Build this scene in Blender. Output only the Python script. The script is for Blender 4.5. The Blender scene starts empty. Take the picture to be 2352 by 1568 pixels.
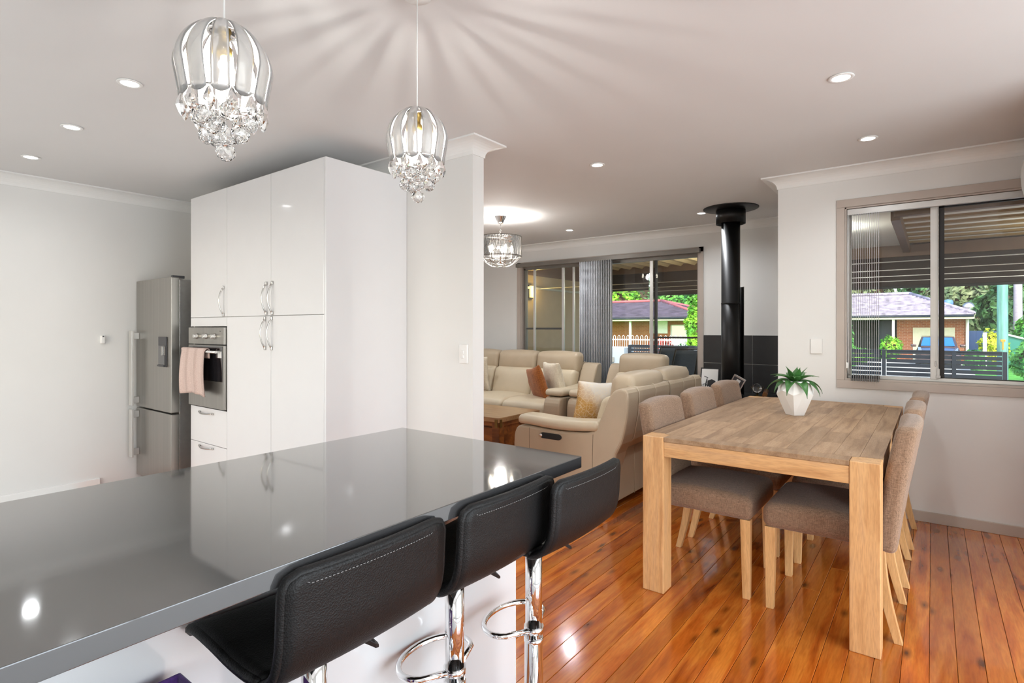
import bpy, bmesh, math, random
from mathutils import Vector, Matrix, noise
random.seed(7)
PI = math.pi
SC = bpy.context.scene
COL = SC.collection

# ------------------------------------------------------------------ camera, world, sun, exposure
EYE = 1.27
YAW = math.atan((2142 - 1176) / 1270)          # heading measured from +X towards +Y
cam_d = bpy.data.cameras.new('camera'); cam = bpy.data.objects.new('camera', cam_d); COL.objects.link(cam)
cam.location = (0, 0, EYE); cam.rotation_euler = (PI / 2, 0, YAW - PI / 2)
cam_d.sensor_width = 36; cam_d.lens = 36 * 1270 / 2352; cam_d.shift_y = -30 / 2352
cam_d.clip_start = 0.05; cam_d.clip_end = 300
SC.camera = cam

world = bpy.data.worlds.new('sky'); SC.world = world; world.use_nodes = True
wn = world.node_tree.nodes; wl = world.node_tree.links; wn.clear()
sky = wn.new('ShaderNodeTexSky'); sky.sky_type = 'NISHITA'; sky.sun_disc = False
sky.sun_elevation = math.radians(38); sky.sun_rotation = math.radians(250); sky.air_density = 1.0; sky.dust_density = 2.0
bg = wn.new('ShaderNodeBackground'); bg.inputs['Strength'].default_value = 0.55
wo = wn.new('ShaderNodeOutputWorld')
wl.new(sky.outputs[0], bg.inputs[0]); wl.new(bg.outputs[0], wo.inputs[0])

sun_d = bpy.data.lights.new('sun', 'SUN'); sun_d.energy = 3.2; sun_d.angle = math.radians(2); sun_d.color = (1, .95, .86)
sun = bpy.data.objects.new('sun', sun_d); COL.objects.link(sun)
sun.rotation_euler = Vector((0.62, 0.28, -0.72)).to_track_quat('-Z', 'Y').to_euler()
sun.location = (20, 0, 20)

SC.view_settings.view_transform = 'Standard'; SC.view_settings.look = 'None'
SC.view_settings.exposure = 0.0; SC.view_settings.gamma = 1.0; SC.view_settings.use_curve_mapping = False
SC.cycles.use_denoising = True
SC.cycles.max_bounces = 10; SC.cycles.diffuse_bounces = 5; SC.cycles.glossy_bounces = 4
SC.cycles.transmission_bounces = 8; SC.cycles.transparent_max_bounces = 24
SC.cycles.caustics_reflective = False; SC.cycles.caustics_refractive = False
SC.cycles.sample_clamp_indirect = 6

def area(name, loc, direction, sx, sy, watts, color=(1, 1, 1)):
    d = bpy.data.lights.new(name, 'AREA'); d.shape = 'RECTANGLE'; d.size = sx; d.size_y = sy; d.energy = watts; d.color = color
    o = bpy.data.objects.new(name, d); COL.objects.link(o); o.location = loc
    o.rotation_euler = Vector(direction).to_track_quat('-Z', 'Z').to_euler()
    return o
# fill lights added behind the photographer, set in made-up openings of the unseen walls
area('rear_fill', (1.35, -2.50, 1.15), (0, 1, .12), 3.3, 2.05, 132, (.91, .965, 1))
area('rear_fill', (-2.70, 3.32, 1.25), (1, -.18, .12), 3.45, 1.85, 56, (.92, .965, 1))
area('rear_fill', (-2.70, -1.93, 1.25), (1, .12, .1), .95, 1.85, 42, (.92, .965, 1))

# ------------------------------------------------------------------ materials
def lin(h):
    h = h.lstrip('#'); out = []
    for i in (0, 2, 4):
        c = int(h[i:i + 2], 16) / 255
        out.append(c / 12.92 if c <= .04045 else ((c + .055) / 1.055) ** 2.4)
    return (*out, 1)
def sock(n, *names):
    for k in names:
        if k in n.inputs: return n.inputs[k]
def new_mat(name):
    m = bpy.data.materials.new(name); m.use_nodes = True
    nt = m.node_tree; p = nt.nodes['Principled BSDF']
    return m, nt, p
def coords(nt, scale=(1, 1, 1), rnd=0.0):
    tc = nt.nodes.new('ShaderNodeTexCoord'); mp = nt.nodes.new('ShaderNodeMapping')
    mp.inputs['Scale'].default_value = scale
    src = tc.outputs['Object']
    if rnd:
        oi = nt.nodes.new('ShaderNodeObjectInfo'); mu = nt.nodes.new('ShaderNodeMath'); mu.operation = 'MULTIPLY'
        mu.inputs[1].default_value = rnd; nt.links.new(oi.outputs['Random'], mu.inputs[0])
        ad = nt.nodes.new('ShaderNodeVectorMath'); ad.operation = 'ADD'
        nt.links.new(src, ad.inputs[0]); nt.links.new(mu.outputs[0], ad.inputs[1]); src = ad.outputs[0]
    nt.links.new(src, mp.inputs['Vector'])
    return mp.outputs[0]
def ramp(nt, fac, stops):
    r = nt.nodes.new('ShaderNodeValToRGB'); e = r.color_ramp.elements
    e[0].position, e[0].color = stops[0]; e[1].position, e[1].color = stops[-1]
    for s in stops[1:-1]:
        x = e.new(s[0]); x.color = s[1]
    nt.links.new(fac, r.inputs[0]); return r.outputs[0]
def mix(nt, fac, a, b, mode='MIX'):
    m = nt.nodes.new('ShaderNodeMix'); m.data_type = 'RGBA'; m.blend_type = mode
    if isinstance(fac, float): m.inputs[0].default_value = fac
    else: nt.links.new(fac, m.inputs[0])
    for v, i in ((a, 6), (b, 7)):
        if isinstance(v, tuple): m.inputs[i].default_value = v
        else: nt.links.new(v, m.inputs[i])
    return m.outputs[2]
def bump(nt, p, h, strength=.2, dist=.01):
    b = nt.nodes.new('ShaderNodeBump'); b.inputs['Strength'].default_value = strength; b.inputs['Distance'].default_value = dist
    nt.links.new(h, b.inputs['Height']); nt.links.new(b.outputs[0], p.inputs['Normal'])
def noise_t(nt, vec, scale, detail=3, dist=0.0):
    n = nt.nodes.new('ShaderNodeTexNoise'); n.inputs['Scale'].default_value = scale
    n.inputs['Detail'].default_value = detail; n.inputs['Distortion'].default_value = dist
    nt.links.new(vec, n.inputs['Vector']); return n.outputs['Fac']
def plain(name, hexc, rough=.5, metal=0.0, var=.06, scale=8, bmp=0.0, bscale=120, coat=0.0, spec=.5, stretch=(1, 1, 1)):
    m, nt, p = new_mat(name); c = lin(hexc)
    v = coords(nt, stretch); f = noise_t(nt, v, scale)
    lo = tuple(x * (1 - var) for x in c[:3]) + (1,); hi = tuple(min(1, x * (1 + var)) for x in c[:3]) + (1,)
    nt.links.new(ramp(nt, f, [(.3, lo), (.7, hi)]), p.inputs['Base Color'])
    p.inputs['Roughness'].default_value = rough; p.inputs['Metallic'].default_value = metal
    sock(p, 'Specular IOR Level').default_value = spec
    if coat: sock(p, 'Coat Weight').default_value = coat; sock(p, 'Coat Roughness').default_value = .05
    if bmp: bump(nt, p, noise_t(nt, v, bscale, 2), bmp, .002)
    return m
def emit(name, hexc, s):
    m, nt, p = new_mat(name); p.inputs['Base Color'].default_value = lin(hexc)
    sock(p, 'Emission Color').default_value = lin(hexc); sock(p, 'Emission Strength').default_value = s
    return m
def wood(name, stops, axis=0, grain=14, stretch=12, rough=.4, coat=0.0, knots=0.0, tint=.12, rnd=37.0, bmp=.08, knot_hex='#3a1a08'):
    m, nt, p = new_mat(name)
    s = [stretch] * 3; s[axis] = 1.0
    v = coords(nt, tuple(s), rnd)
    f = noise_t(nt, v, grain / 10, 5, .6); f2 = noise_t(nt, v, grain, 3, .2)
    col = ramp(nt, f, [(a, lin(h)) for a, h in stops])
    col = mix(nt, .35, col, ramp(nt, f2, [(.35, (.55, .5, .45, 1)), (.6, (1, 1, 1, 1))]), 'MULTIPLY')
    oi = nt.nodes.new('ShaderNodeObjectInfo')
    col = mix(nt, 1.0, col, ramp(nt, oi.outputs['Random'], [(0, (1 - tint, 1 - tint * 1.1, 1 - tint * 1.2, 1)), (1, (1 + tint, 1 + tint, 1 + tint, 1))]), 'MULTIPLY')
    if knots:
        ks = [10.0] * 3; ks[axis] = 3.6
        kv = coords(nt, tuple(ks), rnd)
        vo = nt.nodes.new('ShaderNodeTexVoronoi'); vo.inputs['Scale'].default_value = 1.0; nt.links.new(kv, vo.inputs['Vector'])
        kn = noise_t(nt, v, 3, 2)
        ad = nt.nodes.new('ShaderNodeMath'); ad.operation = 'MULTIPLY_ADD'; nt.links.new(kn, ad.inputs[0]); ad.inputs[1].default_value = .16
        nt.links.new(vo.outputs['Distance'], ad.inputs[2])
        kf = ramp(nt, ad.outputs[0], [(.10, (1, 1, 1, 1)), (.19, (.5, .5, .5, 1)), (.30, (0, 0, 0, 1))])
        mk = nt.nodes.new('ShaderNodeMath'); mk.operation = 'MULTIPLY'; mk.inputs[1].default_value = knots
        nt.links.new(kf, mk.inputs[0])
        col = mix(nt, mk.outputs[0], col, lin(knot_hex))
    nt.links.new(col, p.inputs['Base Color'])
    p.inputs['Roughness'].default_value = rough
    if coat: sock(p, 'Coat Weight').default_value = coat; sock(p, 'Coat Roughness').default_value = .06
    if bmp: bump(nt, p, f2, bmp, .002)
    return m
def glass_pane(name, tint=(1, 1, 1, 1), refl=1.5, extra=0.0, extra_col=(1, 1, 1, 1)):
    m = bpy.data.materials.new(name); m.use_nodes = True; nt = m.node_tree; nt.nodes.clear()
    out = nt.nodes.new('ShaderNodeOutputMaterial'); tr = nt.nodes.new('ShaderNodeBsdfTransparent'); tr.inputs[0].default_value = tint
    gl = nt.nodes.new('ShaderNodeBsdfGlossy'); gl.inputs['Roughness'].default_value = .01
    fr = nt.nodes.new('ShaderNodeFresnel'); fr.inputs[0].default_value = refl
    ms = nt.nodes.new('ShaderNodeMixShader'); nt.links.new(fr.outputs[0], ms.inputs[0]); nt.links.new(tr.outputs[0], ms.inputs[1]); nt.links.new(gl.outputs[0], ms.inputs[2])
    res = ms.outputs[0]
    if extra:
        di = nt.nodes.new('ShaderNodeBsdfTranslucent'); di.inputs[0].default_value = extra_col
        m2 = nt.nodes.new('ShaderNodeMixShader'); m2.inputs[0].default_value = extra
        nt.links.new(res, m2.inputs[1]); nt.links.new(di.outputs[0], m2.inputs[2]); res = m2.outputs[0]
    nt.links.new(res, out.inputs[0]); return m
def crystal(name):
    m, nt, p = new_mat(name); p.inputs['Base Color'].default_value = (1, 1, 1, 1); p.inputs['Roughness'].default_value = 0.0
    p.inputs['IOR'].default_value = 1.52; sock(p, 'Transmission Weight').default_value = 1.0
    return m
def fabric(name, hexc, hex2, scale=420, bmp=.35, rough=.95):
    m, nt, p = new_mat(name); tc = nt.nodes.new('ShaderNodeTexCoord')
    fs = []
    for st in ((.12, 1, 1), (1, .12, 1), (1, 1, .12)):
        mp = nt.nodes.new('ShaderNodeMapping'); mp.inputs['Scale'].default_value = st; nt.links.new(tc.outputs['Object'], mp.inputs[0])
        fs.append(noise_t(nt, mp.outputs[0], scale, 1))
    a = nt.nodes.new('ShaderNodeMath'); a.operation = 'ADD'; nt.links.new(fs[0], a.inputs[0]); nt.links.new(fs[1], a.inputs[1])
    b = nt.nodes.new('ShaderNodeMath'); b.operation = 'ADD'; nt.links.new(a.outputs[0], b.inputs[0]); nt.links.new(fs[2], b.inputs[1])
    d = nt.nodes.new('ShaderNodeMath'); d.operation = 'DIVIDE'; nt.links.new(b.outputs[0], d.inputs[0]); d.inputs[1].default_value = 3
    nt.links.new(ramp(nt, d.outputs[0], [(.36, lin(hexc)), (.64, lin(hex2))]), p.inputs['Base Color'])
    p.inputs['Roughness'].default_value = rough; bump(nt, p, d.outputs[0], bmp, .002)
    sock(p, 'Sheen Weight').default_value = .2
    return m
def leather(name, hexc, rough=.42, var=.1):
    m, nt, p = new_mat(name); c = lin(hexc); v = coords(nt)
    f = noise_t(nt, v, 5, 3); vo = nt.nodes.new('ShaderNodeTexVoronoi'); vo.inputs['Scale'].default_value = 330; nt.links.new(v, vo.inputs['Vector'])
    lo = tuple(x * (1 - var) for x in c[:3]) + (1,); hi = tuple(min(1, x * (1 + var)) for x in c[:3]) + (1,)
    nt.links.new(ramp(nt, f, [(.3, lo), (.7, hi)]), p.inputs['Base Color']); p.inputs['Roughness'].default_value = rough
    cr = noise_t(nt, v, 14, 4, 1.2)
    ad = nt.nodes.new('ShaderNodeMath'); ad.operation = 'MULTIPLY_ADD'; nt.links.new(cr, ad.inputs[0]); ad.inputs[1].default_value = 2.0; nt.links.new(vo.outputs['Distance'], ad.inputs[2])
    bump(nt, p, ad.outputs[0], .22, .003)
    return m
def brick_mat(name, h1, h2, mortar, sc=1.0):
    m, nt, p = new_mat(name); tc = nt.nodes.new('ShaderNodeTexCoord')
    sp = nt.nodes.new('ShaderNodeSeparateXYZ'); cb = nt.nodes.new('ShaderNodeCombineXYZ')
    nt.links.new(tc.outputs['Object'], sp.inputs[0]); nt.links.new(sp.outputs[1], cb.inputs[0]); nt.links.new(sp.outputs[2], cb.inputs[1])
    b = nt.nodes.new('ShaderNodeTexBrick'); b.inputs['Scale'].default_value = sc; b.inputs['Brick Width'].default_value = .24; b.inputs['Row Height'].default_value = .086; b.inputs['Mortar Size'].default_value = .008
    b.inputs['Color1'].default_value = lin(h1); b.inputs['Color2'].default_value = lin(h2); b.inputs['Mortar'].default_value = lin(mortar)
    nt.links.new(cb.outputs[0], b.inputs['Vector']); nt.links.new(b.outputs[0], p.inputs['Base Color']); p.inputs['Roughness'].default_value = .9
    return m

M = {}
M['wall'] = plain('wall_paint', '#dededc', .55, var=.012, scale=3, bmp=.03, bscale=200)
M['ceiling'] = plain('ceiling_paint', '#dad9d8', .8, var=.012, scale=2)
M['trim'] = plain('cornice_white', '#e6e6e4', .5, var=.01)
M['skirt'] = plain('taupe_gloss', '#b9afa5', .35, var=.05, scale=5)
M['archi'] = plain('taupe_architrave', '#b4a9a0', .4, var=.04, scale=6)
M['alu'] = plain('aluminium', '#c6c5c2', .35, .55, var=.04)
M['aludark'] = plain('grey_aluminium', '#7b7670', .4, .4, var=.05)
M['blackseal'] = plain('black_seal', '#1b1818', .5)
M['gloss'] = plain('gloss_white', '#dbdbdc', .13, var=.006, coat=.6)
M['whiteplastic'] = plain('white_plastic', '#e4e4e2', .35, var=.01)
M['steel'] = plain('brushed_steel', '#a3a09a', .30, .9, var=.07, scale=40, stretch=(1, 1, .02))
M['steellight'] = plain('satin_steel', '#cfcdc8', .25, .85, var=.05, scale=30)
M['chrome'] = plain('chrome', '#eeeeee', .05, 1.0, var=.01)
M['nickel'] = plain('brushed_nickel', '#c0beba', .22, 1.0, var=.03)
M['blackglass'] = plain('black_glass', '#17171a', .05, coat=1.0)
M['darkplastic'] = plain('dark_plastic', '#3a3a3d', .35)
M['stone'] = plain('grey_composite_stone', '#3e3e3f', .06, var=.03, scale=6, coat=1.0, spec=.8); M['stone'].node_tree.nodes['Principled BSDF'].inputs['IOR'].default_value = 1.75
M['blackleather'] = leather('black_leather', '#0c0c0d', .5, .15); sock(M['blackleather'].node_tree.nodes['Principled BSDF'], 'Specular IOR Level').default_value = .3
M['thread'] = plain('grey_stitching', '#8d8d8d', .8)
M['blackplastic'] = plain('black_plastic', '#121213', .45)
M['blacksteel'] = plain('matt_black_steel', '#1c1c1d', .42, .3, var=.1, bmp=.05)
M['tile'] = plain('charcoal_tile', '#2b2b2c', .5, var=.12, scale=10, bmp=.08, bscale=60)
M['grout'] = plain('white_grout', '#d9d8d4', .8)
M['board'] = wood('orange_pine_floor', [(.28, '#86390f'), (.43, '#b95f1e'), (.58, '#cd7a2e'), (.75, '#ac5116')], 0, 16, 9, .13, .6, .95, .24)
M['subfloor'] = plain('dark_gap', '#3a1d0c', .8)
M['oak'] = wood('limed_oak', [(.3, '#c08f5c'), (.5, '#d6a873'), (.7, '#caa074')], 2, 22, 10, .45, 0, 0, .04)
M['oakx'] = wood('limed_oak_rail', [(.3, '#c08f5c'), (.5, '#d6a873'), (.7, '#caa074')], 1, 22, 10, .45, 0, 0, .04)
M['stave'] = wood('weathered_oak_stave', [(.3, '#8e6f52'), (.5, '#a98a69'), (.7, '#b49677')], 0, 24, 10, .5, 0, 0, .16)
M['chairleg'] = wood('pale_chair_wood', [(.3, '#c49660'), (.5, '#dbb07a'), (.7, '#d0a56e')], 2, 30, 10, .4, 0, 0, .05)
M['linen'] = fabric('brown_linen', '#68523f', '#9d8069')
M['sofa'] = leather('cream_leather', '#b3a28a', .40, .05)
M['sofaseat'] = leather('cream_leather_seat', '#c6b89f', .38, .05)
M['welt'] = plain('pale_welt', '#cfc3ae', .5)
M['weltdark'] = plain('seam_shadow', '#5c4e3e', .7)
M['suede'] = fabric('rust_suede', '#7e4518', '#a5622a', 90, .2)
M['cream'] = fabric('cream_cloth', '#cabfa9', '#e2d9c6', 160, .2)
M['acacia'] = wood('acacia_wood', [(.3, '#4e2b12'), (.5, '#7d4c24'), (.7, '#96622f')], 1, 14, 9, .4, .2, .3, .1)
M['acaciatop'] = wood('acacia_top', [(.3, '#7d5e3c'), (.5, '#957450'), (.7, '#a3845c')], 1, 14, 9, .3, .3, 0, .1)
M['brass'] = plain('aged_brass', '#7c6a42', .35, .9)
M['gold'] = plain('gold_metal', '#b09658', .3, .9)
M['bulb'] = emit('lamp_glow', '#fff3df', 22)
M['downglow'] = emit('downlight_glow', '#ffffff', 9)
M['crystal'] = crystal('crystal')
def acrylic(name):
    m, nt, p = new_mat(name); p.inputs['Base Color'].default_value = (1, .995, .985, 1); p.inputs['Roughness'].default_value = .09
    p.inputs['IOR'].default_value = 1.38; sock(p, 'Transmission Weight').default_value = .74
    return m
M['petal'] = acrylic('acrylic_petal')
M['shade'] = glass_pane('clear_drum_foil', (.93, .93, .93, 1), 1.6, .02, (.95, .94, .92, 1))
M['pale_bounce'] = plain('pale_grey_bounce', '#b9b8b6', .95, var=.1, scale=200, bmp=.4)
M['kfloor'] = plain('pale_bounce_floor', '#c9c8c4', .35, var=.04)
M['pane'] = glass_pane('window_glass', (.97, .99, .98, 1), 1.45)
M['tintpane'] = glass_pane('tinted_glass', (.93, .95, .94, 1), 1.5)
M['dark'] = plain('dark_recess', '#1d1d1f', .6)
M['potwhite'] = plain('white_ceramic', '#ecebe8', .35, var=.01)
M['soil'] = plain('bark_soil', '#7a5636', .95, var=.4, scale=90, bmp=.5)
M['agave'] = plain('agave_leaf', '#3c6b34', .38, var=.35, scale=14)
M['purple'] = fabric('purple_felt', '#3f2160', '#57337c', 200, .2)
M['blind'] = fabric('grey_blind_cloth', '#bdbdc2', '#e6e6e8', 150, .2)
M['blinddark'] = plain('blind_edge_grey', '#5f6164', .7)
# outside
M['drive'] = plain('pale_concrete', '#cfccc4', .9, var=.08)
M['ribtan'] = plain('tan_roof_rib', '#8d7a58', .5, var=.06)
M['grass'] = plain('lawn', '#4f9a2c', .9, var=.35, scale=4, bmp=.6, bscale=40)
M['road'] = plain('asphalt', '#a9a8a6', .9, var=.15)
M['deck'] = plain('verandah_tile', '#8a8178', .6, var=.1)
M['outblind'] = fabric('brown_mesh_blind', '#2f2825', '#443a36', 300, .1)
M['soffit'] = plain('soffit_white', '#d8dcd8', .6, var=.02)
M['tansheet'] = plain('tan_roof_sheet', '#b9a67c', .5, var=.06)
M['beam'] = plain('brown_beam', '#6a5544', .5, var=.08)
M['slat'] = plain('navy_slat', '#27303c', .45, .2, var=.08)
M['render'] = plain('pale_render', '#cdd8df', .8, var=.03)
M['rendercream'] = plain('cream_render', '#a89a7c', .85, var=.05)
M['brick'] = brick_mat('red_brick', '#a0603f', '#8c5136', '#a88f7c')
M['brickorange'] = brick_mat('orange_brick', '#b56a3e', '#a35c34', '#b39078')
M['rooftile'] = plain('grey_roof_tile', '#9a93a2', .7, var=.45, scale=3.2)
M['rooftile2'] = plain('slate_roof_tile', '#5d5566', .7, var=.35, scale=2)
M['ridge'] = plain('terracotta_ridge', '#b5666a', .7)
M['fascia'] = plain('cream_fascia', '#ddd9c2', .5)
M['white'] = plain('white_gloss_paint', '#f0f2f2', .4)
M['door'] = plain('cream_garage_door', '#c9c7ae', .5)
M['pole'] = plain('green_treated_timber', '#6fa596', .8, var=.3, scale=3, stretch=(6, 6, .6))
M['palm'] = plain('grey_palm_trunk', '#a9a2ac', .8, var=.15, scale=20, stretch=(.3, .3, 3))
M['bark'] = plain('bark', '#5a4636', .9, var=.3)
M['carpaint'] = plain('bronze_car_paint', '#5e4a48', .2, .5, coat=1.0)
M['carglass'] = plain('blue_windscreen', '#2a6fb4', .05, coat=1.0)
M['carlamp'] = plain('headlamp', '#cfd6dc', .1, .3)
M['teal'] = plain('teal_shed_sheet', '#2f7d72', .6)
M['navy'] = plain('blue_fence_sheet', '#1f3c66', .6)
M['flower'] = plain('red_flowers', '#b8483c', .7, var=.3)
def leafmat(name, h, h2):
    m, nt, p = new_mat(name); oi = noise_t(nt, coords(nt), 1.6, 2)
    nt.links.new(ramp(nt, oi, [(.35, lin(h)), (.65, lin(h2))]), p.inputs['Base Color']); p.inputs['Roughness'].default_value = .6
    return m
M['leaf1'] = leafmat('dark_foliage', '#2e5a30', '#5f8a4e')
M['leaf2'] = leafmat('bright_foliage', '#4b9a1f', '#9bd433')
M['leaf3'] = leafmat('green_foliage', '#2f7a35', '#6fb548')
M['leaf4'] = leafmat('yellow_foliage', '#9db41c', '#d8dc3a')
M['leaf5'] = leafmat('olive_foliage', '#46603a', '#8f9a6e')

# ------------------------------------------------------------------ builders
class MB:
    """Collects geometry in world coordinates and links it as ONE mesh object."""
    def __init__(s): s.v = []; s.f = []; s.sm = []
    def add(s, vs, fs, smooth=False):
        n = len(s.v); s.v += [tuple(v) for v in vs]
        for f in fs: s.f.append(tuple(i + n for i in f)); s.sm.append(smooth)
        return s
    def box(s, x0, x1, y0, y1, z0, z1):
        x0, x1 = min(x0, x1), max(x0, x1); y0, y1 = min(y0, y1), max(y0, y1); z0, z1 = min(z0, z1), max(z0, z1)
        v = [(x0, y0, z0), (x1, y0, z0), (x1, y1, z0), (x0, y1, z0), (x0, y0, z1), (x1, y0, z1), (x1, y1, z1), (x0, y1, z1)]
        return s.add(v, [(0, 3, 2, 1), (4, 5, 6, 7), (0, 1, 5, 4), (1, 2, 6, 5), (2, 3, 7, 6), (3, 0, 4, 7)])
    def prism(s, pts, axis, a, b, smooth=False):
        """2-D polygon extruded along an axis (0: pts are y,z; 1: pts are x,z; 2: pts are x,y)."""
        def P(p, t): return [(t, p[0], p[1]), (p[0], t, p[1]), (p[0], p[1], t)][axis]
        n = len(pts); ar = sum(pts[i][0] * pts[(i + 1) % n][1] - pts[(i + 1) % n][0] * pts[i][1] for i in range(n))
        if (ar < 0) != (axis == 1): pts = pts[::-1]
        if a > b: a, b = b, a
        v = [P(p, a) for p in pts] + [P(p, b) for p in pts]
        s.add(v, [tuple(range(n))[::-1], tuple(range(n, 2 * n))]); k = len(s.v) - 2 * n
        for i in range(n):
            j = (i + 1) % n; s.f.append((k + i, k + j, k + n + j, k + n + i)); s.sm.append(smooth)
        return s
    def tube(s, pts, r, n=10, closed=False, caps=True):
        pts = [Vector(p) for p in pts]; L = len(pts); rings = []; up = None
        for i, p in enumerate(pts):
            if closed: t = (pts[(i + 1) % L] - pts[i - 1])
            else: t = pts[min(i + 1, L - 1)] - pts[max(i - 1, 0)]
            t.normalize()
            if up is None: up = Vector((0, 0, 1)) if abs(t.z) < .9 else Vector((1, 0, 0))
            u = up - t * up.dot(t)
            if u.length < 1e-5: u = t.orthogonal()
            u.normalize(); up = u; w = t.cross(u)
            rr = r[i] if isinstance(r, (list, tuple)) else r
            rings.append([p + (u * math.cos(2 * PI * k / n) + w * math.sin(2 * PI * k / n)) * rr for k in range(n)])
        v = [q for ring in rings for q in ring]; f = []
        for i in range(L if closed else L - 1):
            a = i * n; b = ((i + 1) % L) * n
            for k in range(n): f.append((a + k, a + (k + 1) % n, b + (k + 1) % n, b + k))
        s.add(v, f, True)
        if caps and not closed: s.add([], [tuple(range(len(s.v) - L * n, len(s.v) - L * n + n))[::-1], tuple(range(len(s.v) - n, len(s.v)))][0:0])
        if caps and not closed:
            base = len(s.v) - L * n
            s.f.append(tuple(range(base, base + n))[::-1]); s.sm.append(False)
            s.f.append(tuple(range(base + (L - 1) * n, base + L * n))); s.sm.append(False)
        return s
    def lathe(s, prof, n=32, c=(0, 0, 0), smooth=True, axis=2):
        """prof: list of (radius, height)."""
        v = []; f = []
        for r, z in prof:
            for k in range(n):
                a = 2 * PI * k / n; q = (r * math.cos(a), r * math.sin(a), z)
                if axis == 0: q = (q[2], q[0], q[1])
                if axis == 1: q = (q[1], q[2], q[0])
                v.append((c[0] + q[0], c[1] + q[1], c[2] + q[2]))
        for i in range(len(prof) - 1):
            for k in range(n): f.append((i * n + k, i * n + (k + 1) % n, (i + 1) * n + (k + 1) % n, (i + 1) * n + k))
        base = len(s.v); s.add(v, f, smooth)
        if prof[0] == prof[-1]: return s
        if prof[0][0] > 1e-4: s.f.append(tuple(range(base, base + n))[::-1]); s.sm.append(False)
        if prof[-1][0] > 1e-4: s.f.append(tuple(range(base + (len(prof) - 1) * n, base + len(prof) * n))); s.sm.append(False)
        return s
    def soft(s, c, h, r, nd=3, puff=(0, 0, 0), fn=None, rs=3):
        """Rounded, optionally puffed box: centre c, half sizes h, corner radius r, fn bends each vertex."""
        r = min(r, min(h) * .999)
        def axis(hh):
            a = [hh - r * (1 - math.tan(PI / 4 * k / rs)) for k in range(rs, -1, -1)]    # hh .. hh-r
            inner = [-(hh - r) + 2 * (hh - r) * k / nd for k in range(nd + 1)]
            return [-x for x in a[:-1]] + inner + a[:-1][::-1]
        A = [axis(x) for x in h]; idx = {}; vs = []; fs = []
        def vert(i, j, k):
            key = (i, j, k)
            if key in idx: return idx[key]
            p = Vector((A[0][i], A[1][j], A[2][k]))
            q = Vector([max(-(h[m] - r), min(h[m] - r, p[m])) for m in range(3)])
            d = p - q
            if d.length > 1e-9: p = q + d.normalized() * r
            u = [max(-1, min(1, p[m] / h[m])) for m in range(3)]; o = Vector(p)
            for m in range(3):
                if puff[m]:
                    a, b = [t for t in range(3) if t != m]
                    o[m] += puff[m] * u[m] * max(0, 1 - u[a] ** 2) ** .7 * max(0, 1 - u[b] ** 2) ** .7
            if fn: o = Vector(fn(o.x, o.y, o.z))
            idx[key] = len(vs); vs.append((c[0] + o.x, c[1] + o.y, c[2] + o.z)); return idx[key]
        n = [len(a) - 1 for a in A]
        for m in range(3):
            a, b = [(1, 2), (2, 0), (0, 1)][m]
            for side in (0, n[m]):
                for i in range(n[a]):
                    for j in range(n[b]):
                        q = []
                        for di, dj in ((0, 0), (1, 0), (1, 1), (0, 1)):
                            t = [0, 0, 0]; t[m] = side; t[a] = i + di; t[b] = j + dj; q.append(vert(*t))
                        fs.append(tuple(q) if side else tuple(q[::-1]))
        return s.add(vs, fs, True)
    def loft(s, rings, smooth=False):
        """rings: lists of points with the same count, joined in order and capped."""
        n = len(rings[0]); base = len(s.v); f = []
        for i in range(len(rings) - 1):
            for k in range(n): f.append((i * n + k, i * n + (k + 1) % n, (i + 1) * n + (k + 1) % n, (i + 1) * n + k))
        s.add([p for r in rings for p in r], f, smooth)
        s.f.append(tuple(range(base, base + n))[::-1]); s.sm.append(False)
        e = base + (len(rings) - 1) * n; s.f.append(tuple(range(e, e + n))); s.sm.append(False)
        return s
    def shell(s, fn, nu, nv, t):
        """Thick sheet over fn(u,v) -> Vector."""
        P = [[Vector(fn(i / nu, j / nv)) for j in range(nv + 1)] for i in range(nu + 1)]
        def nrm(i, j):
            a = P[min(i + 1, nu)][j] - P[max(i - 1, 0)][j]; b = P[i][min(j + 1, nv)] - P[i][max(j - 1, 0)]
            x = a.cross(b); return x.normalized() if x.length > 1e-12 else Vector((0, 0, 1))
        N = [[nrm(i, j) for j in range(nv + 1)] for i in range(nu + 1)]; W = nv + 1
        top = [P[i][j] + N[i][j] * t / 2 for i in range(nu + 1) for j in range(W)]
        bot = [P[i][j] - N[i][j] * t / 2 for i in range(nu + 1) for j in range(W)]; o = len(top); f = []
        for i in range(nu):
            for j in range(nv):
                a, b, c, d = i * W + j, (i + 1) * W + j, (i + 1) * W + j + 1, i * W + j + 1
                f.append((a, b, c, d)); f.append((o + d, o + c, o + b, o + a))
        for i in range(nu):
            a, b = i * W, (i + 1) * W; f.append((b, a, o + a, o + b)); a += nv; b += nv; f.append((a, b, o + b, o + a))
        for j in range(nv):
            f.append((j, j + 1, o + j + 1, o + j)); a = nu * W + j; f.append((a + 1, a, o + a, o + a + 1))
        return s.add(top + bot, f, True)
    def build(s, name, mat, parent=None, bevel=0.0, kind=None, off=None, seg=2):
        L = Vector((0, 0, 0))
        if parent is not None:
            q = parent
            while q is not None: L = L + q.location; q = q.parent
        me = bpy.data.meshes.new(name); me.from_pydata([(v[0] - L.x, v[1] - L.y, v[2] - L.z) for v in s.v], [], s.f); me.validate()
        if len(me.polygons) == len(s.sm): me.polygons.foreach_set('use_smooth', s.sm)
        o = bpy.data.objects.new(name, me); COL.objects.link(o); me.materials.append(mat if not isinstance(mat, str) else M[mat])
        if parent is not None: o.parent = parent
        if bevel:
            b = o.modifiers.new('bevel', 'BEVEL'); b.width = bevel; b.segments = seg; b.limit_method = 'ANGLE'; b.angle_limit = math.radians(50)
            b.use_clamp_overlap = True
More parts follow.
